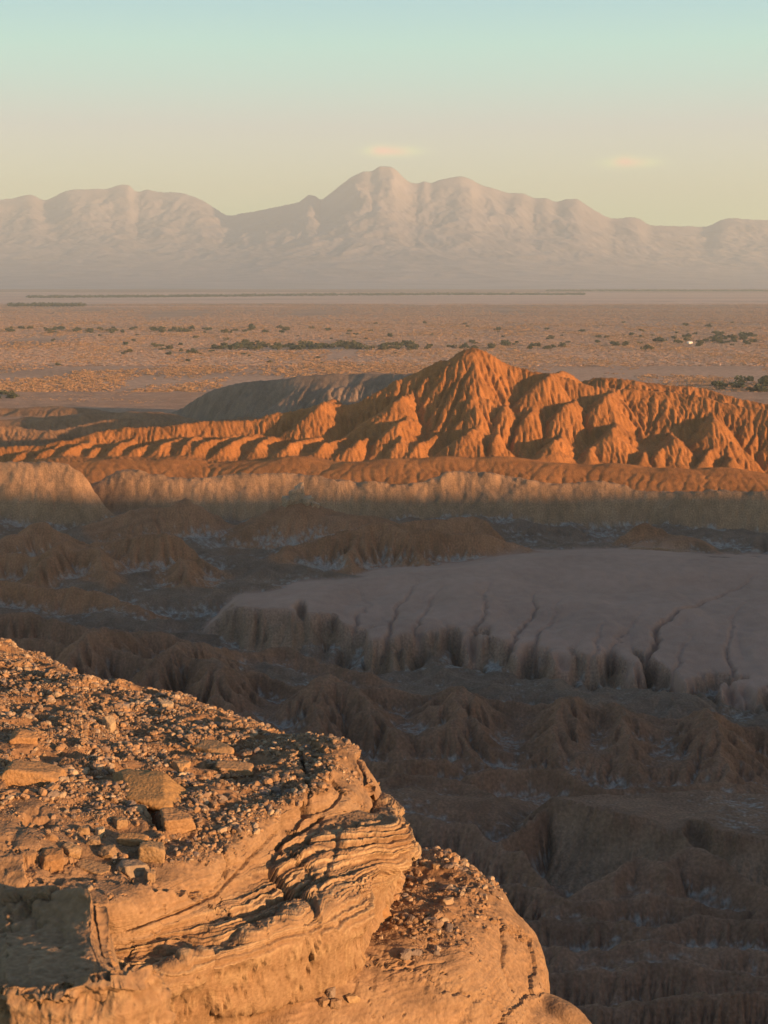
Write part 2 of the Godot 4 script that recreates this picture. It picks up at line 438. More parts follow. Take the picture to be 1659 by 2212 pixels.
func erode(ht: PackedFloat32Array, soft: PackedFloat32Array, w: int, h: int, dx: PackedFloat32Array, dz: PackedFloat32Array, iters: int, kk: float, diff: float, most: float, near_dx := 0.0, near_creep := 1.0) -> PackedFloat32Array:
	# running water: every cell drains to its steepest neighbour and is cut down with the water that passes (implicit stream power); creep rounds the crests
	var n := w * h
	var rec := PackedInt32Array()
	rec.resize(n)
	var inv := PackedFloat32Array()
	inv.resize(n)
	var cnt := PackedInt32Array()
	var first := PackedInt32Array()
	first.resize(n + 1)
	var don := PackedInt32Array()
	don.resize(n)
	var stack := PackedInt32Array()
	stack.resize(n)
	var area := PackedFloat32Array()
	area.resize(n)
	var rng := PackedFloat32Array()
	rng.resize(1024)
	var rr := RandomNumberGenerator.new()
	rr.seed = 77
	for i in 1024: rng[i] = rr.randf_range(0.75, 1.25)
	for it in iters:
		cnt.resize(0)
		cnt.resize(n)
		for j in h:
			var ix := 1.0 / dx[j]
			var iz := 1.0 / dz[j]
			var ig := 1.0 / sqrt(dx[j] * dx[j] + dz[j] * dz[j])
			var cell := dx[j] * dz[j]
			for i in w:
				var q := j * w + i
				rec[q] = q
				area[q] = cell
				if i == 0 or j == 0 or i == w - 1 or j == h - 1: continue
				var y := ht[q]
				var best := 0.0
				var to := q
				var di := ix
				var m := (q * 7 + it * 131) & 1015
				var s := (y - ht[q - 1]) * ix * rng[m]
				if s > best:
					best = s; to = q - 1
				s = (y - ht[q + 1]) * ix * rng[m + 1]
				if s > best:
					best = s; to = q + 1
				s = (y - ht[q - w]) * iz * rng[m + 2]
				if s > best:
					best = s; to = q - w; di = iz
				s = (y - ht[q + w]) * iz * rng[m + 3]
				if s > best:
					best = s; to = q + w; di = iz
				s = (y - ht[q - w - 1]) * ig * rng[m + 4]
				if s > best:
					best = s; to = q - w - 1; di = ig
				s = (y - ht[q - w + 1]) * ig * rng[m + 5]
				if s > best:
					best = s; to = q - w + 1; di = ig
				s = (y - ht[q + w - 1]) * ig * rng[m + 6]
				if s > best:
					best = s; to = q + w - 1; di = ig
				s = (y - ht[q + w + 1]) * ig * rng[m + 7]
				if s > best:
					best = s; to = q + w + 1; di = ig
				rec[q] = to
				inv[q] = di
				if to != q: cnt[to] += 1
		var acc := 0
		for q in n:
			first[q] = acc
			acc += cnt[q]
		first[n] = acc
		for q in n:
			var r := rec[q]
			if r != q:
				cnt[r] -= 1
				don[first[r] + cnt[r]] = q
		var top := 0
		var head := 0
		for q in n:
			if rec[q] == q:
				stack[top] = q
				top += 1
		while head < top:
			var q := stack[head]
			head += 1
			for e in range(first[q], first[q + 1]):
				stack[top] = don[e]
				top += 1
		for e in range(top - 1, -1, -1):
			var q := stack[e]
			var r := rec[q]
			if r != q: area[r] += area[q]
		for e in top:
			var q := stack[e]
			var r := rec[q]
			if r != q:
				var fct := kk * soft[q] * sqrt(minf(area[q], most)) * inv[q]
				ht[q] = (ht[q] + fct * ht[r]) / (1.0 + fct)
		if diff > 0.0:
			for j in range(1, h - 1):
				var b := j * w
				var df := diff * (near_creep if dx[j] < near_dx else 1.0)
				for i in range(1, w - 1):
					var q := b + i
					var lx := ht[q - 1] + ht[q + 1] - 2.0 * ht[q]
					var lz := ht[q - w] + ht[q + w] - 2.0 * ht[q]
					ht[q] += df * clampf(soft[q] * 2.5, 0.12, 1.0) * (lx * 0.5 + lz * 0.08)
	return ht

func up2(src: PackedFloat32Array, w: int, h: int) -> PackedFloat32Array:    # twice as fine, cubic
	var w2 := w * 2 - 1
	var h2 := h * 2 - 1
	var mid := PackedFloat32Array()
	mid.resize(w2 * h)
	for j in h:
		for i in w:
			var q := j * w + i
			mid[j * w2 + 2 * i] = src[q]
			if i < w - 1:
				var a := src[q - 1] if i > 0 else src[q]
				var b := src[q + 2] if i < w - 2 else src[q + 1]
				mid[j * w2 + 2 * i + 1] = (9.0 * (src[q] + src[q + 1]) - a - b) * 0.0625
	var out := PackedFloat32Array()
	out.resize(w2 * h2)
	for j in h:
		for i in w2:
			var q := j * w2 + i
			out[2 * j * w2 + i] = mid[q]
			if j < h - 1:
				var a := mid[q - w2] if j > 0 else mid[q]
				var b := mid[q + 2 * w2] if j < h - 2 else mid[q + w2]
				out[(2 * j + 1) * w2 + i] = (9.0 * (mid[q] + mid[q + w2]) - a - b) * 0.0625
	return out

const NAMES := ["valley_floor", "conical_hill", "grey_ridge", "low_ridges", "long_scarp", "valley_hills", "tilted_slab", "dark_ridges", "lower_mesa", "slab_cliff"]

func carve(ht: PackedFloat32Array, dep: PackedFloat32Array, w: int, h: int, a: Vector3, b: Vector3, wide: float, deep: float) -> void:
	var la := log(D1 / D0)
	var j0 := clampi(int(log((minf(-a.z, -b.z) - 6.0) / D0) / la * (h - 1)), 0, h - 1)
	var j1 := clampi(int(log((maxf(-a.z, -b.z) + 6.0) / D0) / la * (h - 1)), 0, h - 1)
	var p := Vector2(a.x, a.z)
	var s := Vector2(b.x, b.z) - p
	var ll := s.length_squared()
	for j in range(j0, j1 + 1):
		for i in w:
			var x := lerpf(-U1, U1, i / float(w - 1)) * dep[j]
			if x < minf(a.x, b.x) - 6.0 or x > maxf(a.x, b.x) + 6.0: continue
			var e := Vector2(x, -dep[j]) - p
			var t := clampf(e.dot(s) / ll, 0.0, 1.0)
			var r := (e - s * t).length() / wide
			if r < 3.0: ht[j * w + i] -= deep * exp(-r * r)

func build_badlands() -> void:
	lay_out()
	var dx := PackedFloat32Array()
	var dz := PackedFloat32Array()
	for j in ND:
		dx.append(rowd[j] * 2.0 * U1 / (NU - 1))
		dz.append(rowd[j] * log(D1 / D0) / (ND - 1))
	var near_dx := 640.0 * 2.0 * U1 / (NU - 1)
	hh = erode(hh, hard, NU, ND, dx, dz, 8, 0.05, 0.05, 12000.0, near_dx, 0.8)
	hh = erode(hh, hard, NU, ND, dx, dz, 6, 0.075, 0.03, 600.0, near_dx, 0.8)
	var w := NU * 2 - 1
	var h := ND * 2 - 1
	var n := w * h
	var hf := up2(hh, NU, ND)
	var sf2 := PackedFloat32Array()
	sf2.resize(n)
	var fine := noise(21, 1.0 / 2.2, 3)
	var fine2 := noise(22, 1.0 / 0.9, 2)
	var rill := noise(23, 1.0, 2, FastNoiseLite.TYPE_SIMPLEX_SMOOTH, FastNoiseLite.FRACTAL_RIDGED)
	dx.resize(0)
	dz.resize(0)
	var dep := PackedFloat32Array()
	for j in h:
		var d := D0 * pow(D1 / D0, j / float(h - 1))
		dep.append(d)
		dx.append(d * 2.0 * U1 / (w - 1))
		dz.append(d * log(D1 / D0) / (h - 1))
		for i in w:
			var q := j * w + i
			var x := lerpf(-U1, U1, i / float(w - 1)) * d
			var k := hard[(j >> 1) * NU + (i >> 1)]
			sf2[q] = k * 1.4 if d > 778.0 else k * 0.8
			if d > 770.0 and d < 1010.0: hf[q] -= (rill.get_noise_2d(x * 0.36, d * 0.07) * 0.9 + 0.2) * minf(k * 2.0, 0.9)
			elif d > 600.0 and d < 700.0: hf[q] += fine.get_noise_2d(x * 1.3 + 40.0, d * 1.3) * 0.22 + fine.get_noise_2d(x * 0.4, d * 0.4) * 0.8
			hf[q] += (fine.get_noise_2d(x, d) * 0.6 + fine2.get_noise_2d(x, d) * 0.2) * (0.05 + 0.5 * minf(k, 0.8))
	hf = erode(hf, sf2, w, h, dx, dz, 4, 0.11, 0.015, 60.0, 640.0 * 2.0 * U1 / (w - 1), 1.0)
	# rills that cross the slab
	for path in [[[905, 1255], [890, 1275], [860, 1310], [845, 1345], [835, 1376]], [[1062, 1258], [1045, 1288], [1050, 1312], [1035, 1345], [1025, 1372]], [[1164, 1275], [1150, 1300], [1155, 1320], [1135, 1350], [1105, 1390]],
		[[1215, 1295], [1195, 1335], [1165, 1370], [1155, 1402]], [[1640, 1240], [1600, 1268], [1560, 1288], [1500, 1308], [1450, 1330], [1420, 1360], [1415, 1390], [1400, 1415], [1394, 1440]], [[1385, 1325], [1340, 1378], [1320, 1428]],
		[[1302, 1340], [1297, 1375], [1275, 1424]], [[1615, 1298], [1580, 1345], [1570, 1400], [1585, 1445], [1580, 1480]], [[1500, 1365], [1470, 1410], [1455, 1455]], [[775, 1275], [800, 1310], [770, 1335], [765, 1372]], [[960, 1262], [930, 1300], [905, 1345], [898, 1372]]]:
		var last := Vector3.ZERO
		for e in path.size():
			var p := pick(path[e][0], path[e][1])
			if e > 0:      # a wandering channel that deepens downhill
				var from := last
				for k in 5:
					var to := last.lerp(p, (k + 1) / 5.0)
					if k < 4: to += Vector3(randf_range(-0.9, 0.9), 0, randf_range(-0.5, 0.5))
					carve(hf, dep, w, h, from, to, 0.42 + 0.05 * e, (0.12 + 0.16 * (e - 1.0 + k / 5.0)) * 1.6)
					from = to
			last = p
		carve(hf, dep, w, h, last, last + Vector3(-0.3, 0, 3.0), 0.8, 1.6)
		carve(hf, dep, w, h, last + Vector3(-0.3, 0, 3.0), last + Vector3(-1.0, 0, 12.0), 1.6, 1.6)
	# water has cut notches of every size into the slab's broken edge
	var edge := curve([[485, 1330, 446], [510, 1312, 446], [560, 1318, 442], [650, 1326, 438], [720, 1345, 432], [770, 1378, 422], [820, 1384, 420], [900, 1372, 424], [1000, 1374, 422], [1060, 1388, 416], [1110, 1400, 412], [1160, 1412, 408], [1250, 1424, 403], [1330, 1434, 400], [1400, 1446, 396], [1450, 1462, 391], [1520, 1482, 386], [1640, 1498, 380], [1850, 1530, 370]])
	for k in 64:
		var ue := lerpf(edge[0].x, edge[-1].x, pow(randf(), 0.9))
		var q := along(edge, ue)
		var big := pow(randf(), 2.5)
		var p := Vector3(ue * q.y, 0, -q.y - randf_range(-1.0, 2.5) - 5.0 * big)
		var lean := randf_range(-0.5, 0.5)
		carve(hf, dep, w, h, p, p + Vector3(lean, 0, 3.0 + 5.0 * big), 0.35 + 1.3 * big, 1.0 + 3.0 * big)
		carve(hf, dep, w, h, p + Vector3(lean, 0, 3.0 + 5.0 * big), p + Vector3(lean * 3.0, 0, 11.0), 0.7 + 1.6 * big, 0.8 + 1.8 * big)
	var v := PackedVector3Array()
	v.resize(n)
	for j in h:
		for i in w:
			v[j * w + i] = Vector3(lerpf(-U1, U1, i / float(w - 1)) * dep[j], hf[j * w + i], -dep[j])
	var nr := PackedVector3Array()
	nr.resize(n)
	for j in h:
		for i in w:
			var q := j * w + i
			var a := v[q - 1] if i > 0 else v[q]
			var b := v[q + 1] if i < w - 1 else v[q]
			var c := v[q - w] if j > 0 else v[q]
			var e := v[q + w] if j < h - 1 else v[q]
			nr[q] = (b - a).cross(e - c).normalized()
	# colours: clay of each bed, and salt where water dries
	var tone := [Vector3(.31, .20, .145), Vector3(.56, .235, .08), Vector3(.40, .28, .205), Vector3(.46, .255, .14), Vector3(.50, .30, .175), Vector3(.48, .235, .13), Vector3(.66, .41, .315), Vector3(.40, .215, .135), Vector3(.39, .22, .145), Vector3(.43, .265, .175)]
	var tm := PackedVector3Array()
	var soil := noise(35, 1.0 / 120.0, 3)
	for q in NU * ND:      # the plain's soil begins beyond the hills
		var dd := rowd[q / NU]
		var far: bool = own[q] == 0 and dd > 1060.0 + 160.0 * soil.get_noise_2d((q % NU) * 2.0 * dd / NU, dd)
		tm.append(Vector3(.60, .375, .26) if far else tone[own[q]])
	for k in 2:
		var tn := tm.duplicate()
		for j in range(1, ND - 1):
			for i in range(1, NU - 1):
				var q := j * NU + i
				tn[q] = (tm[q] * 2.0 + tm[q - 1] + tm[q + 1] + tm[q - NU] + tm[q + NU]) / 6.0
		tm = tn
	var low := hh.duplicate()      # mean height round about
	for pass_ in 2:
		var step := 1 if pass_ == 0 else NU
		var src := low.duplicate()
		for j in range(7, ND - 7):
			for i in range(7, NU - 7):
				var q := j * NU + i
				var m := 0.0
				for k in range(-6, 7, 2): m += src[q + k * step]
				low[q] = m / 7.0
	var cn := noise(31, 1.0 / 30.0, 5)
	var cm := noise(32, 1.0 / 5.0, 4)
	var sn := noise(33, 1.0 / 26.0, 4)
	var sf := noise(34, 1.0 / 1.2, 4)
	var col := PackedColorArray()
	col.resize(n)
	for j in h:
		var d := dep[j]
		for i in w:
			var q := j * w + i
			var p := v[q]
			var id := own[(j >> 1) * NU + (i >> 1)]
			var q0 := (j >> 1) * NU + (i >> 1)
			var qa := q0 + (i & 1)
			var qb := q0 + NU * (j & 1)
			var t := (tm[q0] + tm[qa] + tm[qb] + tm[qb + (i & 1)]) * 0.25
			var g := (cn.get_noise_2d(p.x, p.z) * 0.30 + cm.get_noise_2d(p.x, p.z) * 0.28) * (0.45 if id == 6 else 1.0)
			t *= 1.0 + g
			if d < 640.0 and id != 6 and id != 4 and id != 9:
				var s := sn.get_noise_2d(p.x, p.z) * 0.5 + sf.get_noise_2d(p.x * 0.45, p.z) * 0.7 + clampf((low[q0] - hh[q0]) * 0.28, -0.5, 0.45) + (nr[q].y - 0.9) * 0.6 - 0.30
				t = t.lerp(Vector3(.60, .59, .57), clampf(s * 1.5, 0.0, 0.6))
			col[q] = Color(t.x, t.y, t.z)
	var m := StandardMaterial3D.new()
	m.resource_name = "eroded_clay"
	m.vertex_color_use_as_albedo = true
	m.roughness = 0.95
	m.metallic_specular = 0.2
	m.uv1_triplanar = true
	m.uv1_world_triplanar = true
	m.uv1_scale = Vector3.ONE * 0.06
	m.albedo_texture = noise_tex(41, 0.02, Color(.60, .59, .58), Color(.95, .95, .95), 1024, 6)
	m.heightmap_enabled = true
	m.heightmap_texture = height_tex(42, 0.03, 1024, 6)
	m.heightmap_scale = 25.0
	var smooth := m.duplicate() as StandardMaterial3D
	smooth.resource_name = "slab_clay"
	smooth.albedo_texture = noise_tex(43, 0.03, Color(.70, .69, .68), Color(.82, .82, .82), 1024, 6)
	smooth.heightmap_scale = 8.0
	var parts := []
	for k in NAMES.size(): parts.append(PackedInt32Array())
	for j in h - 1:
		for i in w - 1:
			var q := j * w + i
			var id := own[(j >> 1) * NU + (i >> 1)]
			parts[id].append_array([q, q + w, q + 1, q + 1, q + w, q + w + 1])
	for k in NAMES.size():
		var ids := PackedInt32Array()
		ids.resize(n)
		ids.fill(-1)
		var pv := PackedVector3Array()
		var pn := PackedVector3Array()
		var pc := PackedColorArray()
		var ix: PackedInt32Array = parts[k]
		for e in ix.size():
			var q := ix[e]
			if ids[q] < 0:
				ids[q] = pv.size()
				pv.append(v[q])
				pn.append(nr[q])
				pc.append(col[q])
			ix[e] = ids[q]
		var o := put_mesh(NAMES[k], make_arrays(pv, pn, pc, ix), smooth if k == 6 else m)
		tag(o, "", "", "", "structure")

# ---------------------------------------------------------------- plain and mountains
func build_plain() -> void:
	var w := 260
	var h := 240
	var v := PackedVector3Array()
	var nr := PackedVector3Array()
	var col := PackedColorArray()
	var ix := PackedInt32Array()
	var a := noise(51, 1.0 / 500.0, 5)
	var b := noise(52, 1.0 / 60.0, 4)
	for j in h:
		var d := 900.0 * pow(17000.0 / 900.0, j / float(h - 1))
		for i in w:
			var u := lerpf(-0.5, 0.5, i / float(w - 1))
			var x := u * d
			var y := -100.2 + b.get_noise_2d(x, d) * 1.0
			v.append(Vector3(x, y, -d))
			nr.append(Vector3.UP)
			var t := Vector3(.52, .325, .225)
			var bed := a.get_noise_2d(x * 0.25, d)
			t *= 1.0 + bed * 0.35
			var rim := a.get_noise_2d(x * 0.2 + 900.0, d * 0.5)
			if d > 6300.0 + rim * 1800.0 and d < 11300.0 + rim * 900.0: t = Vector3(.80, .53, .40) * (1.0 + bed * 0.25)
			col.append(Color(t.x, t.y, t.z))
			if i < w - 1 and j < h - 1:
				var q := j * w + i
				ix.append_array([q, q + w, q + 1, q + 1, q + w, q + w + 1])
	var m := StandardMaterial3D.new()
	m.resource_name = "desert_plain"
	m.vertex_color_use_as_albedo = true
	m.roughness = 0.97
	m.uv1_triplanar = true
	m.uv1_world_triplanar = true
	m.uv1_scale = Vector3.ONE * 0.01
	m.albedo_texture = noise_tex(53, 0.02, Color(.78, .78, .78), Color(1, 1, 1))
	m.normal_enabled = true
	var tufts := height_tex(54, 0.06)
	tufts.as_normal_map = true
	tufts.bump_strength = 3.0
	m.normal_texture = tufts
	m.normal_scale = 1.0
	m.metallic_specular = 0.15
	var o := put_mesh("plain", make_arrays(v, nr, col, ix), m)
	tag(o, "", "", "", "structure")

func build_mountains() -> void:
	# crest seen against the sky, and the long ramp below it
	var far := []
	for p in [[-400, 440], [-100, 436], [28, 428], [72, 421], [90, 430], [145, 411], [200, 408], [237, 406], [255, 400], [267, 398], [280, 400], [290, 410], [320, 410], [350, 415], [380, 415], [400, 419], [430, 429], [460, 446], [492, 465], [520, 461], [550, 456], [585, 449], [630, 439], [650, 433], [665, 421], [680, 422], [690, 430], [710, 420], [740, 396],
		[770, 376], [785, 370], [805, 368], [820, 359], [829, 359], [850, 362], [865, 376], [882, 391], [905, 395], [917, 392], [930, 395], [950, 388], [970, 384], [1000, 381], [1015, 386], [1040, 399], [1065, 406], [1100, 416], [1130, 418], [1155, 428], [1180, 428], [1200, 435], [1225, 430], [1250, 431], [1265, 441], [1290, 456],
		[1320, 471], [1340, 471], [1370, 469], [1385, 474], [1400, 484], [1430, 487], [1480, 488], [1535, 486], [1555, 476], [1580, 471], [1610, 473], [1640, 474], [1800, 480], [2000, 470]]:
		far.append([p[0], p[1], 24000 + 2500 * smoothstep(700.0, 300.0, p[0]) + 1200 * smoothstep(1250.0, 1600.0, p[0])])
	var c := curve(far)
	var w := 560
	var h := 300
	var v := PackedVector3Array()
	v.resize(w * h)
	var rn := noise(61, 1.0 / 1500.0, 6, FastNoiseLite.TYPE_SIMPLEX_SMOOTH, FastNoiseLite.FRACTAL_RIDGED)
	var fn := noise(62, 1.0 / 500.0, 5)
	var mean := PackedFloat32Array()
	for i in w:
		var m := 0.0
		for k in range(-20, 21): m += along(c, clampf(lerpf(-0.26, 0.26, i / float(w - 1)) + k * 0.0035, c[0].x, c[-1].x)).z
		mean.append(m / 41.0)
	for j in h:
		var d := lerpf(14500.0, 28500.0, j / float(h - 1))
		for i in w:
			var u := lerpf(-0.26, 0.26, i / float(w - 1))
			var x := u * d
			var cr := along(c, clampf(u, c[0].x, c[-1].x))
			var f := (d - 14500.0) / (cr.y - 14500.0)
			var y := -101.0
			var top := lerpf(mean[i], cr.z, smoothstep(0.55, 0.97, f)) + 101.0
			if f < 1.0:
				y += top * (0.44 * pow(f, 1.3) + 0.56 * pow(f, 4.5))
			else:
				y += top * (1.0 - (f - 1.0) * 4.0)
			var k := smoothstep(0.02, 0.3, f) * (1.0 - smoothstep(0.93, 1.0, f) * 0.95)
			y += (rn.get_noise_2d(x, d * 0.5) * 60.0 + fn.get_noise_2d(x, d) * 18.0) * k * clampf(top / 1200.0, 0.3, 1.2) * (0.35 + 0.9 * smoothstep(.4, .8, f))
			y += fn.get_noise_2d(x * 3.0, d * 3.0) * 8.0 * smoothstep(0.5, 0.9, f)
			v[j * w + i] = Vector3(x, y, -d)
	var ht := PackedFloat32Array()
	var soft := PackedFloat32Array()
	var dx := PackedFloat32Array()
	var dz := PackedFloat32Array()
	for j in h:
		dx.append(-v[j * w].z * 0.52 / (w - 1))
		dz.append(14000.0 / (h - 1))
	for p in v:
		ht.append(p.y)
		soft.append(1.0)
	ht = erode(ht, soft, w, h, dx, dz, 6, 0.009, 0.0, 3.0e6)
	for q in v.size(): v[q].y = ht[q]
	var nr := PackedVector3Array()
	nr.resize(w * h)
	var col := PackedColorArray()
	col.resize(w * h)
	var ix := PackedInt32Array()
	for j in h:
		for i in w:
			var q := j * w + i
			var a := v[q - 1] if i > 0 else v[q]
			var b := v[q + 1] if i < w - 1 else v[q]
			var cc := v[q - w] if j > 0 else v[q]
			var e := v[q + w] if j < h - 1 else v[q]
			nr[q] = (b - a).cross(e - cc).normalized()
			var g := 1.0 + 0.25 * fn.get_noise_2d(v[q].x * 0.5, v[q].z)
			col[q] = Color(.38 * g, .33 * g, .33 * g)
			if i < w - 1 and j < h - 1: ix.append_array([q, q + w, q + 1, q + 1, q + w, q + w + 1])
	var m := StandardMaterial3D.new()
	m.resource_name = "volcanic_slopes"
	m.vertex_color_use_as_albedo = true
	m.roughness = 0.97
	m.metallic_specular = 0.1
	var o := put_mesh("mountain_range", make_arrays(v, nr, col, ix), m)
	tag(o, "", "", "", "structure")

# the ridge on which the eye stands: outside the picture, it shades the valley
func build_lookout_ridge() -> void:
	var w := 220
	var h := 60
	var v := PackedVector3Array()
	var ix := PackedInt32Array()
	var a := noise(71, 1.0 / 90.0, 4)
	for j in h:
		var f := j / float(h - 1)
		for i in w:
			var x := lerpf(-500.0, 2100.0, i / float(w - 1))
			var z := lerpf(-60.0, 300.0, f)
			var y := -4.0 + 8.0 * smoothstep(60.0, 400.0, x) + 45.0 * clampf((x - 470.0) / 200.0, 0.0, 1.0) + 8.0 * smoothstep(1000.0, 1250.0, x) + a.get_noise_2d(x, 0.0) * 2.5 * smoothstep(20.0, 200.0, absf(x))
			y -= 110.0 * (1.0 - smoothstep(-60.0, 12.0, z))
			y -= maxf(0.0, z - 40.0) * 0.3
			v.append(Vector3(x, y, z))
			if i < w - 1 and j < h - 1:
				var q := j * w + i
				ix.append_array([q, q + 1, q + w, q + 1, q + w + 1, q + w])
	var st := SurfaceTool.new()
	st.begin(Mesh.PRIMITIVE_TRIANGLES)
	for p in v: st.add_vertex(p)
	for k in ix: st.add_index(k)
	st.generate_normals()
	var m := StandardMaterial3D.new()
	m.albedo_color = lin(.27, .17, .11)
	m.roughness = 0.95
	var o := put_mesh("lookout_ridge", st.commit(), m)
	tag(o, "", "", "", "structure")

# ---------------------------------------------------------------- foreground rock
func project(p: Vector3) -> Vector2:
	var y := p.y * cp - p.z * sp
	var z := -p.z * cp - p.y * sp
	return Vector2(W0 * 0.5 + p.x / z * FOC, H0 * 0.5 - y / z * FOC)

func near_path(p: Vector2, path: Array) -> float:
	var best := 1e9
	for e in path.size() - 1:
		var a := Vector2(path[e][0], path[e][1])
		var b := Vector2(path[e + 1][0], path[e + 1][1])
		best = minf(best, p.distance_to(Geometry2D.get_closest_point_to_segment(p, a, b)))
	return best

class Sheet:
	var nu := 0
	var nv := 0
	var v := PackedVector3Array()
	var n := PackedVector3Array()
	var c := PackedColorArray()
	var grit := PackedFloat32Array()     # how much loose gravel lies on it
	func normals() -> void:
		n.resize(nu * nv)
		for j in nv:
			for i in nu:
				var q := j * nu + i
				var a := v[q - 1] if i > 0 else v[q]
				var b := v[q + 1] if i < nu - 1 else v[q]
				var d := v[q - nu] if j > 0 else v[q]
				var e := v[q + nu] if j < nv - 1 else v[q]
				n[q] = (e - d).cross(b - a).normalized()
	func part(j0: int, j1: int) -> Array:
		var a := j0 * nu
		var b := (j1 + 1) * nu
		var ix := PackedInt32Array()
		for j in j1 - j0:
			for i in nu - 1:
				var q := j * nu + i
				ix.append_array([q, q + 1, q + nu, q + 1, q + nu + 1, q + nu])
		return [v.slice(a, b), n.slice(a, b), c.slice(a, b), ix]
	func index() -> PackedInt32Array:
		var ix := PackedInt32Array()
		for j in nv - 1:
			for i in nu - 1:
				var q := j * nu + i
				ix.append_array([q, q + 1, q + nu, q + 1, q + nu + 1, q + nu])
		return ix

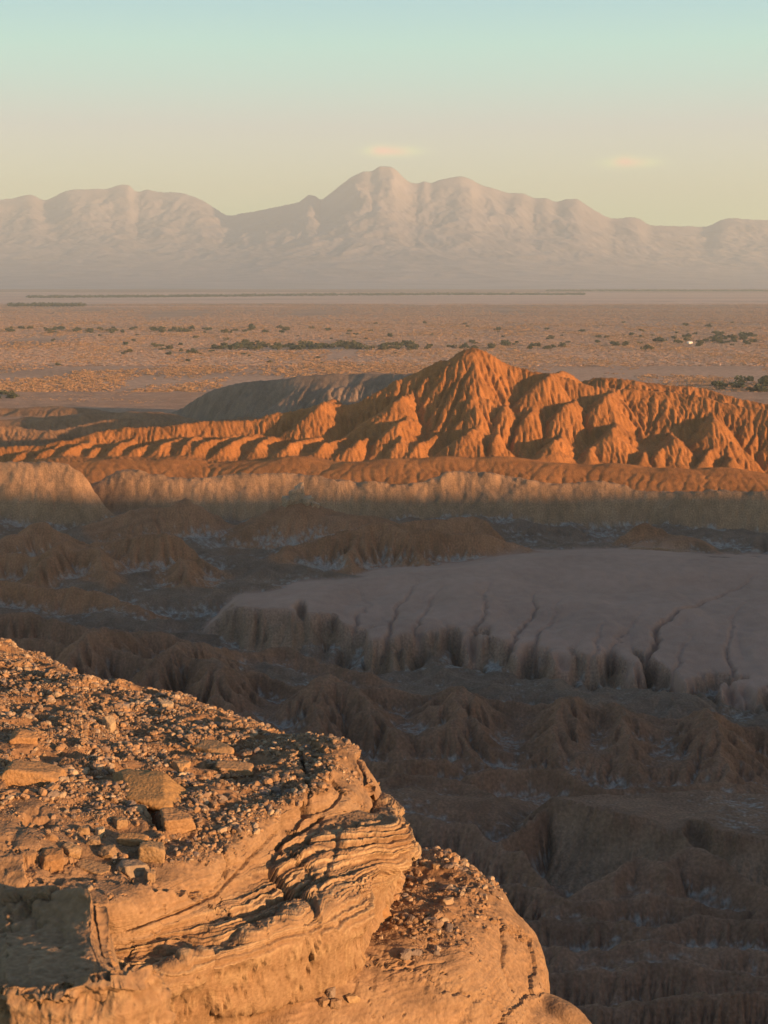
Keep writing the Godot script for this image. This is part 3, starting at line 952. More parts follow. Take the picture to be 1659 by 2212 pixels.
# rows run from the hidden back over the top and down the face; weights share out the samples between rows; look[row] = [bedding, gravel]
func rock_sheet(rows: Array, nu: int, weights: Array, look: Array, seed_: int, cracks: Array, grit_by_column: Array, lump := 1.0) -> Sheet:
	var s := Sheet.new()
	s.nu = nu
	var nc: int = rows[0].size()
	var cols := []
	for r in rows:
		var line := PackedVector3Array()
		for i in nu:
			var f := i / float(nu - 1) * (nc - 1)
			var k := mini(int(f), nc - 2)
			line.append((r[k] as Vector3).cubic_interpolate(r[k + 1], r[maxi(k - 1, 0)], r[mini(k + 2, nc - 1)], f - k))
		cols.append(line)
	var bed := PackedFloat32Array()
	var gr := PackedFloat32Array()
	for k in rows.size() - 1:
		var m: int = weights[k]
		for e in m + (1 if k == rows.size() - 2 else 0):
			var t := e / float(m)
			for i in nu:
				var b: Vector3 = cols[k][i]
				s.v.append(b.cubic_interpolate(cols[k + 1][i], cols[maxi(k - 1, 0)][i], cols[mini(k + 2, rows.size() - 1)][i], t))
			bed.append(lerpf(look[k][0], look[k + 1][0], t))
			gr.append(lerpf(look[k][1], look[k + 1][1], t))
			s.nv += 1
	s.normals()
	var n1 := noise(seed_, 0.9, 3)
	var n2 := noise(seed_ + 1, 3.2, 4)
	var n3 := noise(seed_ + 2, 14.0, 4)
	var nb := noise(seed_ + 3, 1.0, 3)
	var pit := noise(seed_ + 4, 11.0, 1, FastNoiseLite.TYPE_CELLULAR)
	pit.cellular_return_type = FastNoiseLite.RETURN_DISTANCE
	var rid := noise(seed_ + 5, 2.0, 4, FastNoiseLite.TYPE_SIMPLEX_SMOOTH, FastNoiseLite.FRACTAL_RIDGED)
	var blk := noise(seed_ + 6, 1.5, 1, FastNoiseLite.TYPE_CELLULAR)
	blk.cellular_return_type = FastNoiseLite.RETURN_CELL_VALUE
	var joint := noise(seed_ + 6, 1.5, 1, FastNoiseLite.TYPE_CELLULAR)
	joint.cellular_return_type = FastNoiseLite.RETURN_DISTANCE2_SUB
	s.grit.resize(s.v.size())
	s.c.resize(s.v.size())
	for j in s.nv:
		var lam := bed[j]
		for i in nu:
			var q := j * nu + i
			var p := s.v[q]
			var n := s.n[q]
			var fc := i / float(nu - 1) * (nc - 1)
			var kc := mini(int(fc), nc - 2)
			var gv: float = gr[j] * lerpf(grit_by_column[kc], grit_by_column[kc + 1], fc - kc)
			var steep := 1.0 - absf(n.y)
			var a := n1.get_noise_3dv(p)
			var b := n2.get_noise_3dv(p)
			var c := n3.get_noise_3dv(p)
			var lev := p.y + 0.05 * p.x + 0.03 * a + 0.02 * b + 0.006 * c
			var pz := Vector3(p.x * 1.0 + p.z * 0.4 + 0.05 * b, 0.0, p.z * 0.5 - p.x * 0.2 + p.y * 0.15)
			lev += blk.get_noise_3dv(pz * 1.4) * 0.016
			# beds: hard layers stand out, soft ones are eaten back
			var l1 := nb.get_noise_2d(lev * 9.0, p.x * 0.8 + p.z * 0.5)
			var l2 := nb.get_noise_2d(lev * 34.0 + 50.0, p.x * 0.8)
			var l3 := nb.get_noise_2d(lev * 110.0 + 90.0, p.x * 1.6 + p.z)
			var step := clampf(l1 * 5.0, -1.0, 1.0)
			var layer := step * 0.018 + clampf(l2 * 4.0, -1.0, 1.0) * 0.013 + l3 * 0.011
			var g := clampf((gv + b * 0.5 + a * 0.3) * 1.2 - 0.1 - steep * 0.5, 0.0, 1.0) if gv > 0.02 else 0.0
			var out := lump * (a * 0.07 + b * 0.022) + c * 0.0035
			out += layer * (lam + 0.04 * (1.0 - g))
			out -= (1.0 - g) * smoothstep(0.05, 0.25, b + 0.4 * a) * smoothstep(-0.72, -0.95, pit.get_noise_3dv(p * 1.3 + Vector3(b, c, a) * 0.12)) * 0.022
			var pj := p * Vector3(0.8, 1.5, 0.8) + Vector3(b, a, c) * 0.10
			out += (blk.get_noise_3dv(pj) * 0.03 + lam * blk.get_noise_3dv(pz * 1.4) * 0.035) * (1.0 - g)
			var j2 := (joint.get_noise_3dv(pz * 1.4) + 1.0) / 0.06
			out -= exp(-j2 * j2) * 0.022 * lam
			var jj := (joint.get_noise_3dv(pj) + 1.0) / 0.07
			out -= exp(-jj * jj) * 0.02 * (1.0 - g) * smoothstep(-0.1, 0.2, n1.get_noise_3dv(p * 1.7 + Vector3(5, 5, 5)))
			# small ledges break the upper surface
			out += gv * clampf(rid.get_noise_3dv(p * Vector3(0.7, 1.0, 1.3)) * 3.0 - 0.6, -0.5, 1.0) * 0.035
			var px := project(p)
			for k in cracks:
				var d := near_path(px, k[0])
				if d < k[1] * 3.0:
					var x: float = (d + c * k[1] * 0.8) / k[1]
					out -= k[2] * exp(-x * x)
			s.v[q] = p + n * out
			s.grit[q] = g
			var t := Vector3(.33, .208, .124) * (1.0 + 0.25 * b + 0.25 * c)
			t = t.lerp(Vector3(.35, .235, .145), clampf(a * 1.5 + b, 0.0, 0.6))
			# pale crystalline seams in the thin beds
			var seam := smoothstep(0.10, 0.32, l3 + l2 * 0.5) * lam
			t = t.lerp(Vector3(.52, .375, .225), seam * 0.8)
			var dark := smoothstep(0.12, 0.4, -l2 + 0.4 * c) * lam
			t = t.lerp(Vector3(.26, .15, .08), dark * 0.6)
			t = t.lerp(Vector3(.31, .18, .10) * (1.0 + 0.4 * c), g)
			s.c[q] = Color(t.x, t.y, t.z)
	s.normals()
	return s

func px_rows(rows: Array) -> Array:
	var out := []
	for r in rows:
		var line := []
		for p in r: line.append(at(p[0], p[1], p[2]))
		out.append(line)
	return out

func moved(row: Array, by: Vector3) -> Array:
	var out := []
	for p in row: out.append(p + by)
	return out

func put_part(parent: Node3D, called: String, sh: Sheet, j0: int, j1: int) -> void:
	var a := sh.part(j0, j1)
	put_mesh(called, make_arrays(a[0], a[1], a[2], a[3]), rock_mat, parent)

var rock_mat: StandardMaterial3D
var ledge: Sheet
var lower: Sheet
var nearby: Sheet
var stone_mat: StandardMaterial3D

func build_outcrop() -> void:
	rock_mat = StandardMaterial3D.new()
	rock_mat.resource_name = "sandstone"
	rock_mat.vertex_color_use_as_albedo = true
	rock_mat.roughness = 0.92
	rock_mat.metallic_specular = 0.25
	rock_mat.uv1_triplanar = true
	rock_mat.uv1_world_triplanar = true
	rock_mat.uv1_scale = Vector3.ONE * 1.3
	rock_mat.albedo_texture = noise_tex(101, 0.025, Color(.74, .72, .70), Color(1, 1, 1), 1024, 7)
	rock_mat.heightmap_enabled = true
	rock_mat.heightmap_texture = height_tex(102, 0.03, 1024, 7)
	rock_mat.heightmap_scale = 0.6
	stone_mat = rock_mat.duplicate()
	stone_mat.resource_name = "loose_stone"

	# upper ledge
	var r := px_rows([
		[[-150, 1350, 16.0], [28, 1408, 15.2], [130, 1440, 14.6], [250, 1490, 13.9], [400, 1525, 13.2], [520, 1565, 12.6], [600, 1590, 12.1], [660, 1604, 11.7], [720, 1614, 11.4], [765, 1640, 11.2], [795, 1675, 11.0], [803, 1710, 10.9]],
		[[-150, 1480, 12.5], [28, 1520, 12.2], [140, 1540, 12.0], [260, 1570, 11.8], [390, 1600, 11.5], [500, 1630, 11.2], [575, 1650, 11.0], [640, 1650, 10.9], [705, 1650, 10.8], [750, 1672, 10.8], [785, 1700, 10.75], [798, 1730, 10.75]],
		[[-150, 1620, 10.5], [28, 1650, 10.3], [130, 1670, 10.2], [250, 1690, 10.1], [370, 1720, 10.0], [470, 1740, 9.95], [560, 1745, 9.95], [640, 1720, 10.15], [700, 1700, 10.3], [740, 1710, 10.4], [775, 1730, 10.5], [793, 1748, 10.6]],
		[[-150, 1800, 8.9], [28, 1850, 8.7], [120, 1880, 8.6], [220, 1920, 8.5], [340, 1890, 8.75], [450, 1850, 9.1], [550, 1800, 9.5], [640, 1745, 10.0], [700, 1730, 10.2], [740, 1740, 10.3], [770, 1752, 10.4], [790, 1760, 10.5]],
		[[-150, 2050, 8.4], [28, 2020, 8.4], [120, 2020, 8.4], [230, 2020, 8.4], [350, 1985, 8.6], [450, 1950, 8.9], [540, 1880, 9.3], [630, 1790, 9.9], [690, 1775, 10.1], [740, 1772, 10.2], [775, 1768, 10.3], [795, 1765, 10.45]],
		[[-150, 2090, 8.4], [28, 2050, 8.4], [120, 2060, 8.4], [240, 2060, 8.4], [370, 2030, 8.58], [480, 1975, 8.85], [570, 1905, 9.25], [650, 1830, 9.75], [720, 1810, 9.9], [790, 1795, 10.0], [845, 1785, 10.1], [860, 1785, 10.3]],
		[[-150, 2140, 8.3], [28, 2100, 8.3], [120, 2100, 8.3], [250, 2100, 8.3], [380, 2070, 8.45], [500, 2020, 8.7], [600, 1965, 9.05], [690, 1920, 9.4], [760, 1905, 9.55], [805, 1885, 9.75], [880, 1838, 10.1], [890, 1832, 10.4]],
		[[-150, 2230, 8.2], [28, 2180, 8.2], [120, 2170, 8.2], [260, 2150, 8.2], [400, 2110, 8.35], [530, 2070, 8.6], [640, 2025, 8.9], [730, 2005, 9.15], [785, 1985, 9.35], [800, 1930, 9.75], [840, 1890, 10.2], [870, 1860, 10.6]]])
	for row in r:      # on to the left, out of the picture
		var p: Vector3 = row[0]
		row.push_front(p + Vector3(-1.6, 0.1, -0.2))
		row.push_front(p + Vector3(-4.5, 0.3, -0.5))
	for row in r:      # round the nose
		var p: Vector3 = row[-1]
		row.append(p + Vector3(-0.12, -0.12, -0.8))
		row.append(p + Vector3(-0.5, -0.4, -1.6))
	r.push_front(moved(r[0], Vector3(0.25, -1.1, -1.0)))
	r.append(moved(r[-1], Vector3(0, -0.7, -0.4)))
	var cracks := [
		[[[648, 1630], [660, 1668], [668, 1712], [664, 1760]], 5.0, 0.09], [[[480, 1832], [496, 1865], [494, 1895]], 2.5, 0.05], [[[770, 1640], [790, 1680], [800, 1720]], 3.0, 0.05],
		[[[600, 1800], [560, 1838], [520, 1880], [470, 1930], [380, 1972], [270, 2010]], 3.0, 0.03], [[[690, 1772], [640, 1800], [600, 1830]], 4.0, 0.05],
		[[[318, 1722], [330, 1752], [345, 1775]], 12.0, 0.16], [[[60, 1770], [100, 1778]], 8.0, 0.12], [[[420, 1690], [470, 1672], [500, 1690]], 4.0, 0.05], [[[20, 1695], [100, 1690], [200, 1672]], 8.0, 0.06],
		[[[560, 1740], [600, 1750], [640, 1735]], 3.0, 0.03]]
	var up := rock_sheet(r, 700, [20, 95, 110, 110, 100, 50, 70, 80, 16], [[0, .6], [0, .9], [0, 1], [.03, .9], [.03, .1], [.12, 0], [.9, 0], [1, 0], [.5, 0], [.2, 0]], 201, cracks, [1, 1, 1, 1, 1, 1, 1, 1, .9, .55, .5, .35, .1, 0, 0, 0])
	ledge = up
	var o: Node3D = Node3D.new()
	o.name = "rock_ledge"
	add_child(o)
	put_part(o, "gravel_slope", up, 0, 335)
	put_part(o, "massive_bed", up, 335, 435)
	put_part(o, "thin_beds", up, 435, 651)
	tag(o, "sunlit layered sandstone ledge covered with gravel, upper of the two", "rock")

	var f := px_rows([
		[[560, 1990, 11.3], [700, 1930, 11.6], [820, 1868, 11.8], [900, 1852, 11.8], [975, 1856, 11.7], [1045, 1895, 11.4], [1100, 1955, 11.0], [1155, 2035, 10.8], [1172, 2105, 10.6], [1180, 2155, 10.5], [1245, 2190, 10.3], [1300, 2260, 10.2]],
		[[500, 2060, 10.2], [650, 2010, 10.5], [780, 1950, 10.8], [880, 1910, 10.9], [965, 1915, 10.8], [1035, 1945, 10.65], [1085, 2000, 10.5], [1130, 2070, 10.4], [1150, 2130, 10.3], [1160, 2175, 10.2], [1200, 2215, 10.1], [1260, 2290, 10.0]],
		[[430, 2110, 9.3], [580, 2080, 9.5], [720, 2045, 9.75], [830, 2015, 9.95], [940, 2010, 10.05], [1010, 2010, 10.1], [1060, 2050, 10.1], [1100, 2110, 10.1], [1120, 2160, 10.05], [1135, 2200, 10.0], [1170, 2250, 9.9], [1220, 2320, 9.8]],
		[[380, 2180, 8.9], [520, 2170, 9.0], [680, 2150, 9.2], [800, 2130, 9.4], [910, 2120, 9.55], [985, 2115, 9.65], [1040, 2150, 9.7], [1080, 2190, 9.75], [1100, 2230, 9.75], [1115, 2270, 9.7], [1140, 2320, 9.65], [1180, 2380, 9.6]]])
	f.push_front(moved(f[0], Vector3(0.2, -0.9, -0.9)))
	f.append(moved(f[-1], Vector3(0, -0.5, 0.35)))
	f.append(moved(f[-1], Vector3(0, -1.0, 0.1)))
	var cf := [[[[1080, 1985], [1095, 2040], [1090, 2090], [1110, 2140]], 3.0, 0.03], [[[560, 2085], [480, 2110], [380, 2140], [300, 2165]], 5.0, 0.05], [[[700, 2090], [600, 2120], [480, 2150]], 3.0, 0.03], [[[830, 2090], [880, 2085], [960, 2075]], 2.0, 0.015]]
	var low := rock_sheet(f, 420, [16, 80, 90, 90, 60, 20], [[0, 0], [0, .35], [0, 1], [.05, .5], [.08, 0], [.1, 0], [.1, 0]], 231, cf, [0, .6, 1, 1, 1, .8, .3, .05, 0, 0, 0, 0], 0.7)
	lower = low
	o = Node3D.new()
	o.name = "rounded_rock"
	add_child(o)
	put_part(o, "gravel_hollow", low, 0, 186)
	put_part(o, "rock_face", low, 186, 356)
	tag(o, "smooth rounded orange rock at bottom centre, below the layered ledge", "rock")

	var g := px_rows([
		[[-150, 1935, 5.0], [28, 1944, 4.85], [120, 1942, 4.75], [185, 1946, 4.65], [212, 1975, 4.6], [232, 2040, 4.6]],
		[[-150, 2000, 4.6], [28, 2010, 4.5], [120, 2010, 4.45], [190, 2000, 4.4], [222, 2025, 4.4], [250, 2080, 4.45]],
		[[-150, 2070, 4.3], [28, 2080, 4.2], [120, 2070, 4.2], [200, 2060, 4.2], [240, 2080, 4.22], [275, 2130, 4.3]],
		[[-150, 2170, 4.05], [28, 2170, 4.0], [120, 2160, 4.0], [210, 2140, 4.02], [265, 2150, 4.05], [322, 2185, 4.15]],
		[[-150, 2300, 3.95], [28, 2300, 3.9], [120, 2290, 3.9], [220, 2260, 3.92], [300, 2250, 3.95], [380, 2280, 4.05]]])
	for row in g:
		row.append((row[-1] as Vector3) + Vector3(0.02, -0.7, -0.35))
		row.append((row[-1] as Vector3) + Vector3(-0.02, -1.6, -0.2))
		row.push_front((row[0] as Vector3) + Vector3(-1.5, 0.05, 0.1))
		row.push_front((row[0] as Vector3) + Vector3(-2.5, 0.1, 0.2))
	g.push_front(moved(g[0], Vector3(0.0, -1.0, -0.25)))
	g.append(moved(g[-1], Vector3(0, -2.2, 0.1)))
	var near := rock_sheet(g, 280, [12, 60, 60, 60, 40, 12], [[0, 0], [0, 0], [.1, 0], [.3, 0], [.3, 0], [.3, 0], [.3, 0]], 261, [], [0, 0, 0, 0, 0, 0, 0, 0, 0, 0], 0.6)
	nearby = near
	o = put_mesh("corner_rock", make_arrays(near.v, near.n, near.c, near.index()), rock_mat)
	tag(o, "nearest rock with dark mottled top in the bottom left corner", "rock")

# ---------------------------------------------------------------- stones
func rock_mesh(sd: int, dims: Vector3, detail: int, cuts: int, bumpy: float) -> ArrayMesh:
	# a ball cut by random planes, then roughened: an angular broken stone
	var rr := RandomNumberGenerator.new()
	rr.seed = sd
	var pl := []
	for k in cuts:
		var d := Vector3(rr.randfn(), rr.randfn(), rr.randfn()).normalized()
		pl.append([d, rr.randf_range(0.62, 0.95)])
	if detail >= 10:
		for d in [Vector3.RIGHT, Vector3.LEFT, Vector3.UP, Vector3.DOWN, Vector3.BACK, Vector3.FORWARD]:
			pl.append([(d + Vector3(rr.randfn(), rr.randfn(), rr.randfn()) * 0.16).normalized(), rr.randf_range(0.60, 0.78)])
	var box := SphereMesh.new()
	box.radius = 1.0
	box.height = 2.0
	box.radial_segments = detail * 2
	box.rings = detail
	var src := box.get_mesh_arrays()
	var v: PackedVector3Array = src[Mesh.ARRAY_VERTEX]
	var ix: PackedInt32Array = src[Mesh.ARRAY_INDEX]
	var nz := noise(sd + 7, 1.3, 4)
	# weld the seam so that the noise closes
	for i in v.size():
		var d := v[i].normalized()
		var r := 1.15
		for p in pl:
			var c: float = d.dot(p[0])
			if c > 0.05: r = minf(r, p[1] / c)
		r *= 1.0 + bumpy * (nz.get_noise_3dv(d * 1.2) + 0.5 * nz.get_noise_3dv(d * Vector3(2.0, 7.0, 2.0)))
		v[i] = d * r * dims
	var st := SurfaceTool.new()
	st.begin(Mesh.PRIMITIVE_TRIANGLES)
	if detail < 10: st.set_smooth_group(-1)
	for i in ix: 
		st.set_color(Color.WHITE)
		st.add_vertex(v[i])
	if detail >= 10: st.index()
	st.generate_normals()
	return st.commit()

func spot(sh: Sheet, px: float, py: float) -> int:     # the sheet's vertex seen at a pixel
	var best := 1e9
	var hit := 0
	for j in range(0, sh.nv, 2):
		for i in range(0, sh.nu, 2):
			var q := j * sh.nu + i
			var p := sh.v[q]
			if sh.n[q].dot(p) > 0.0: continue
			var e := project(p)
			var d := absf(e.x - px) + absf(e.y - py)
			if d < best - 0.5:
				best = d
				hit = q
	return hit

func stone_colour(rr: RandomNumberGenerator) -> Color:
	var k := rr.randf()
	var t := Vector3(.40, .25, .145)
	if k < 0.18: t = Vector3(.50, .37, .25)
	elif k < 0.40: t = Vector3(.31, .21, .145)
	elif k < 0.50: t = Vector3(.26, .20, .165)
	t *= rr.randf_range(0.8, 1.15)
	return Color(t.x, t.y, t.z)

func scatter(sh: Sheet, rr: RandomNumberGenerator, count: int, lo: float, hi: float, power: float, meshes: int, out: Array, clump: FastNoiseLite) -> void:
	var got := 0
	var tries := 0
	while got < count and tries < count * 30:
		tries += 1
		var i := rr.randi_range(1, sh.nu - 2)
		var j := rr.randi_range(1, sh.nv - 2)
		var q := j * sh.nu + i
		var g := sh.grit[q]
		if g < 0.05: continue
		var cell := (sh.v[q + 1] - sh.v[q - 1]).cross(sh.v[q + sh.nu] - sh.v[q - sh.nu]).length()
		if rr.randf() > cell / 0.0011: continue
		var p := sh.v[q].lerp(sh.v[q + 1 + sh.nu], rr.randf()).lerp(sh.v[q - 1], rr.randf() * 0.5)
		if rr.randf() > g * (0.55 + 1.5 * clump.get_noise_3dv(p)): continue
		var r := lo + (hi - lo) * pow(rr.randf(), power) * clampf(0.75 + clump.get_noise_3dv(p * 2.0 + Vector3(9, 0, 0)) * 1.2, 0.25, 1.3)
		var b := Basis.from_euler(Vector3(rr.randf_range(-0.5, 0.5), rr.randf() * TAU, rr.randf_range(-0.5, 0.5))).scaled(Vector3.ONE * r)
		var c := stone_colour(rr)
		var seen := project(p)
		out.append([rr.randi_range(0, meshes - 1), Transform3D(b, p + sh.n[q] * r * 0.25), c, r if seen.x > -5.0 and seen.y < 2215.0 and sh.n[q].dot(p) < 0.0 else r * 0.01])
		got += 1

func build_stones() -> void:
	var rr := RandomNumberGenerator.new()
	rr.seed = 4242
	var shapes := []
	for k in 8: shapes.append(rock_mesh(300 + k, Vector3(1.15 + 0.1 * (k % 3), 0.6 + 0.07 * (k % 4), 0.85), 6, 9, 0.08))
	var clump := noise(311, 1.6, 3)
	var all := []
	scatter(ledge, rr, 150000, 0.0035, 0.03, 11.0, 8, all, clump)
	scatter(lower, rr, 7000, 0.004, 0.036, 7.0, 8, all, clump)
	all.sort_custom(func(x, y): return x[3] > y[3])
	var mm := []
	for k in 8: mm.append([])
	for e in all.size():
		var a: Array = all[e]
		if e < 260:
			var m := stone_mat.duplicate() as StandardMaterial3D if e < 12 else null
			var tone := e % 12
			if m:
				var c: Color = a[2]
				m.albedo_color = c.linear_to_srgb()
				tones.append(m)
				tone_of.append(c)
			var o := MeshInstance3D.new()
			o.name = "stone" if e == 0 else "stone_%03d" % e
			o.mesh = shapes[a[0]]
			o.material_override = tones[tone]
			o.transform = a[1]
			add_child(o)
			var px := project((a[1] as Transform3D).origin)
			var c3: Color = tone_of[tone]
			var look := "pale buff" if c3.g > 0.30 else "dark brown" if c3.r < 0.30 else "grey brown" if c3.b > 0.55 * c3.r * 0.9 else "orange brown"
			var big := "largest" if e < 20 else "fist-sized" if e < 90 else "small"
			if (a[1] as Transform3D).origin.x > -0.35 and (a[1] as Transform3D).origin.y < -3.85:
				tag(o, "%s %s loose stone on the rounded rock, %s" % [big, look, "back of its gravel" if px.y < 1930.0 else "left part of its gravel" if px.x < 900.0 else "right part of its gravel"], "stone", "stones on the rounded lower rock")
			else:
				var place := "nose of the ledge" if px.x > 560.0 else ("upper" if px.y < 1580.0 else "middle" if px.y < 1720.0 else "lower") + " gravel, " + ("left edge" if px.x < 140.0 else "left of centre" if px.x < 300.0 else "centre" if px.x < 430.0 else "right part")
				tag(o, "%s %s loose stone on the ledge, %s" % [big, look, place], "stone", "stones on the upper ledge")
		else:
			mm[a[0]].append(a)
	for k in 8:
		var m := MultiMesh.new()
		m.transform_format = MultiMesh.TRANSFORM_3D
		m.use_colors = true
		m.mesh = shapes[k]
		m.instance_count = mm[k].size()
		for e in mm[k].size():
			m.set_instance_transform(e, mm[k][e][1])
			m.set_instance_color(e, mm[k][e][2])
		var o := MultiMeshInstance3D.new()
		o.name = "gravel" if k == 0 else "gravel_%03d" % k
		o.multimesh = m
		o.material_override = stone_mat
		add_child(o)
		tag(o, "", "", "", "stuff")

var tones := []
var tone_of := []

func build_boulders() -> void:
	# px, py, width and height in pixels, flatness, turn, tone, name, label
	var list := [
		[ledge, 55, 1588, 62, 34, .8, .3, Vector3(.50, .29, .15), "boulder", "rounded orange boulder at the left edge, on the upper gravel"],
		[ledge, 75, 1665, 150, 62, .7, .2, Vector3(.49, .29, .15), "boulder", "big flat-topped boulder at the left edge, half buried in gravel"],
		[ledge, 234, 1560, 30, 36, 1.1, .9, Vector3(.52, .38, .25), "stone_block", "pale upright stone leaning alone on the upper gravel slope"],
		[ledge, 360, 1524, 36, 17, .7, .1, Vector3(.55, .42, .29), "pale_stone", "pale flat stone close to the skyline of the ledge"],
		[ledge, 262, 1524, 36, 13, .6, .4, Vector3(.36, .29, .25), "flat_stone", "grey flat stone on the upper gravel slope, beside orange chip"],
		[ledge, 391, 1652, 38, 30, 1.0, .7, Vector3(.52, .33, .18), "stone_block", "cube-shaped orange stone block in the middle of the ledge"],
		[ledge, 462, 1618, 105, 34, .6, -.5, Vector3(.50, .31, .165), "rock_plate", "overhanging rock plate with a dark gap beneath it, centre of ledge"],
		[ledge, 505, 1656, 100, 17, .5, -.1, Vector3(.50, .31, .17), "rock_plate", "long thin rock plate lying below the overhanging plate"],
		[ledge, 59, 1668, 15, 18, 1.2, .5, Vector3(.66, .58, .48), "white_stone", "small white stone near the left edge, brightest on the ledge"],
		[ledge, 175, 1686, 26, 14, .6, .8, Vector3(.55, .38, .23), "pale_stone", "pale orange flat chip on gravel, right of small white stone"],
		[ledge, 322, 1704, 185, 62, .75, -.35, Vector3(.47, .28, .13), "boulder", "large brown boulder roofing the dark hollow in the ledge"],
		[ledge, 383, 1768, 80, 50, .8, .2, Vector3(.46, .28, .155), "stone_block", "rough squared block right of the dark hollow"],
		[ledge, 113, 1851, 58, 46, .9, .4, Vector3(.40, .23, .12), "boulder", "rounded dark brown boulder with a shadowed left side, left of cobbles"],
		[ledge, 328, 1835, 66, 50, .9, .1, Vector3(.44, .29, .165), "boulder", "smooth flat-faced boulder standing among the cobbles"],
		[ledge, 284, 1812, 78, 22, .5, -.2, Vector3(.47, .28, .14), "rock_plate", "tilted thin slab leaning on the flat-faced boulder"],
		[ledge, 288, 1872, 72, 38, .7, .5, Vector3(.40, .30, .215), "cobble", "grey brown wedge cobble in front of the flat-faced boulder"],
		[ledge, 195, 1866, 88, 30, .6, -.35, Vector3(.43, .28, .165), "cobble", "long brown cobble lying at the foot of the cobble heap"],
		[ledge, 158, 1834, 46, 28, .8, .2, Vector3(.47, .31, .18), "cobble", "squarish cobble resting right of the dark brown boulder"],
		[ledge, 218, 1796, 20, 26, 1.2, .3, Vector3(.60, .47, .33), "pale_stone", "pale upright chip at the top of the cobble heap"],
		[ledge, 325, 1889, 26, 30, 1.0, .6, Vector3(.43, .29, .18), "cobble", "small egg-shaped cobble below the flat-faced boulder"],
		[ledge, 235, 1838, 44, 26, .8, .9, Vector3(.41, .27, .16), "cobble", "brown cobble in the middle of the cobble heap"],
		[ledge, 205, 1815, 36, 24, .8, .1, Vector3(.38, .26, .17), "cobble", "dull cobble just below the pale upright chip"],
		[ledge, 178, 1790, 30, 22, .8, 1.2, Vector3(.42, .28, .17), "cobble", "small cobble left of the pale upright chip"],
		[ledge, 262, 1775, 34, 22, .8, .4, Vector3(.44, .29, .17), "cobble", "small cobble right of the pale upright chip"],
		[ledge, 151, 1929, 26, 20, .9, .4, Vector3(.46, .31, .19), "stone_block", "small square stone just above the nearest corner rock"],
		[lower, 817, 1966, 62, 60, .95, .5, Vector3(.45, .26, .13), "boulder", "squared brown boulder tucked beside the layered ledge on lower rock"],
		[lower, 928, 1986, 32, 13, .6, .1, Vector3(.58, .44, .31), "pale_stone", "pale flat chip on the lower rock, lower edge of gravel"],
		[lower, 967, 1945, 32, 17, .6, .7, Vector3(.50, .36, .24), "flat_stone", "buff flat stone on the gravel of the lower rock"],
		[lower, 940, 1870, 20, 11, .7, .4, Vector3(.47, .31, .18), "flat_stone", "small orange stone near the skyline of the lower rock"],
		[lower, 714, 2140, 26, 26, .9, .2, Vector3(.33, .25, .20), "cobble", "dark grey cobble in the small heap at the bottom edge"],
		[lower, 762, 2150, 30, 18, .7, .6, Vector3(.52, .35, .20), "flat_stone", "orange flat stone right of the small heap at bottom edge"],
		[lower, 728, 2166, 32, 20, .8, .1, Vector3(.42, .28, .18), "cobble", "brown cobble lowest in the small heap at bottom edge"],
		[lower, 697, 2164, 22, 20, .9, .9, Vector3(.44, .29, .18), "cobble", "small cobble leftmost in the small heap at bottom edge"]]
	var used := {}
	var e := 0
	for a in list:
		var sh: Sheet = a[0]
		var q := spot(sh, a[1], a[2] + a[4] * 0.4)
		var p := sh.v[q]
		var k := p.length() / FOC
		var w: float = a[3] * k * 0.5
		var h: float = a[4] * k * 0.5
		var mesh := rock_mesh(500 + e * 3, Vector3(w, h, w * a[5]) * 1.12, 36, 6, 0.10)
		var m := stone_mat.duplicate() as StandardMaterial3D
		var t: Vector3 = a[7]
		m.albedo_color = lin(t.x * 0.84, t.y * 0.84, t.z * 0.82)
		var n: int = used.get(a[8], 0)
		used[a[8]] = n + 1
		var o := put_mesh(a[8] if n == 0 else "%s_%03d" % [a[8], n], mesh, m)
		o.position = p + Vector3(0, h * 0.45, 0)
		o.rotation = Vector3(0.12, a[6], -0.08)
		tag(o, a[9], "boulder" if a[8] == "boulder" else "rock" if a[8] == "rock_plate" else "stone")
		e += 1

# a pale weathered rock tower on the red mound, and a low butte behind the slab
func build_towers() -> void:
	var e := 0
	for a in [["rock_tower", "pale ragged rock tower on the red mound left of centre", [[640, 1068, 34, 34, 1.0], [646, 1056, 22, 26, .9], [652, 1048, 12, 18, .8], [622, 1080, 30, 26, 1.0], [662, 1078, 34, 20, 1.0], [676, 1088, 30, 14, 1.0]], 594.0, Vector3(.62, .42, .28)],
		["rock_butte", "small flat-topped butte behind the right part of the slab", [[1400, 1192, 70, 22, .5], [1460, 1194, 80, 20, .5], [1520, 1198, 60, 18, .5], [1375, 1188, 40, 18, .6]], 553.0, Vector3(.48, .27, .16)]]:
		var root := Node3D.new()
		root.name = a[0]
		add_child(root)
		var base := at(a[2][0][0], a[2][0][1], a[3])
		root.position = base
		tag(root, a[1], "rock")
		var m := StandardMaterial3D.new()
		m.resource_name = "weathered_rock"
		m.roughness = 0.95
		m.uv1_triplanar = true
		m.uv1_world_triplanar = true
		m.uv1_scale = Vector3.ONE * 0.12
		m.albedo_texture = noise_tex(45, 0.03, Color(.55, .53, .50), Color(1, 1, 1))
		var t: Vector3 = a[4]
		m.albedo_color = lin(t.x, t.y, t.z)
		for b in a[2]:
			var p := at(b[0], b[1], a[3])
			var k: float = a[3] / FOC * 0.5
			var o := put_mesh("rock_block", rock_mesh(640 + e * 5, Vector3(b[2] * k, b[3] * k * 1.25, b[2] * k * b[4]) * 1.25, 24, 8, 0.22), m, root)
			o.position = p - base + Vector3(0, -b[3] * k * 0.5, 0)
			o.rotation = Vector3(0.1, e * 1.7, 0.12 - 0.06 * (e % 4)) if a[0] == "rock_tower" else Vector3.ZERO
			e += 1

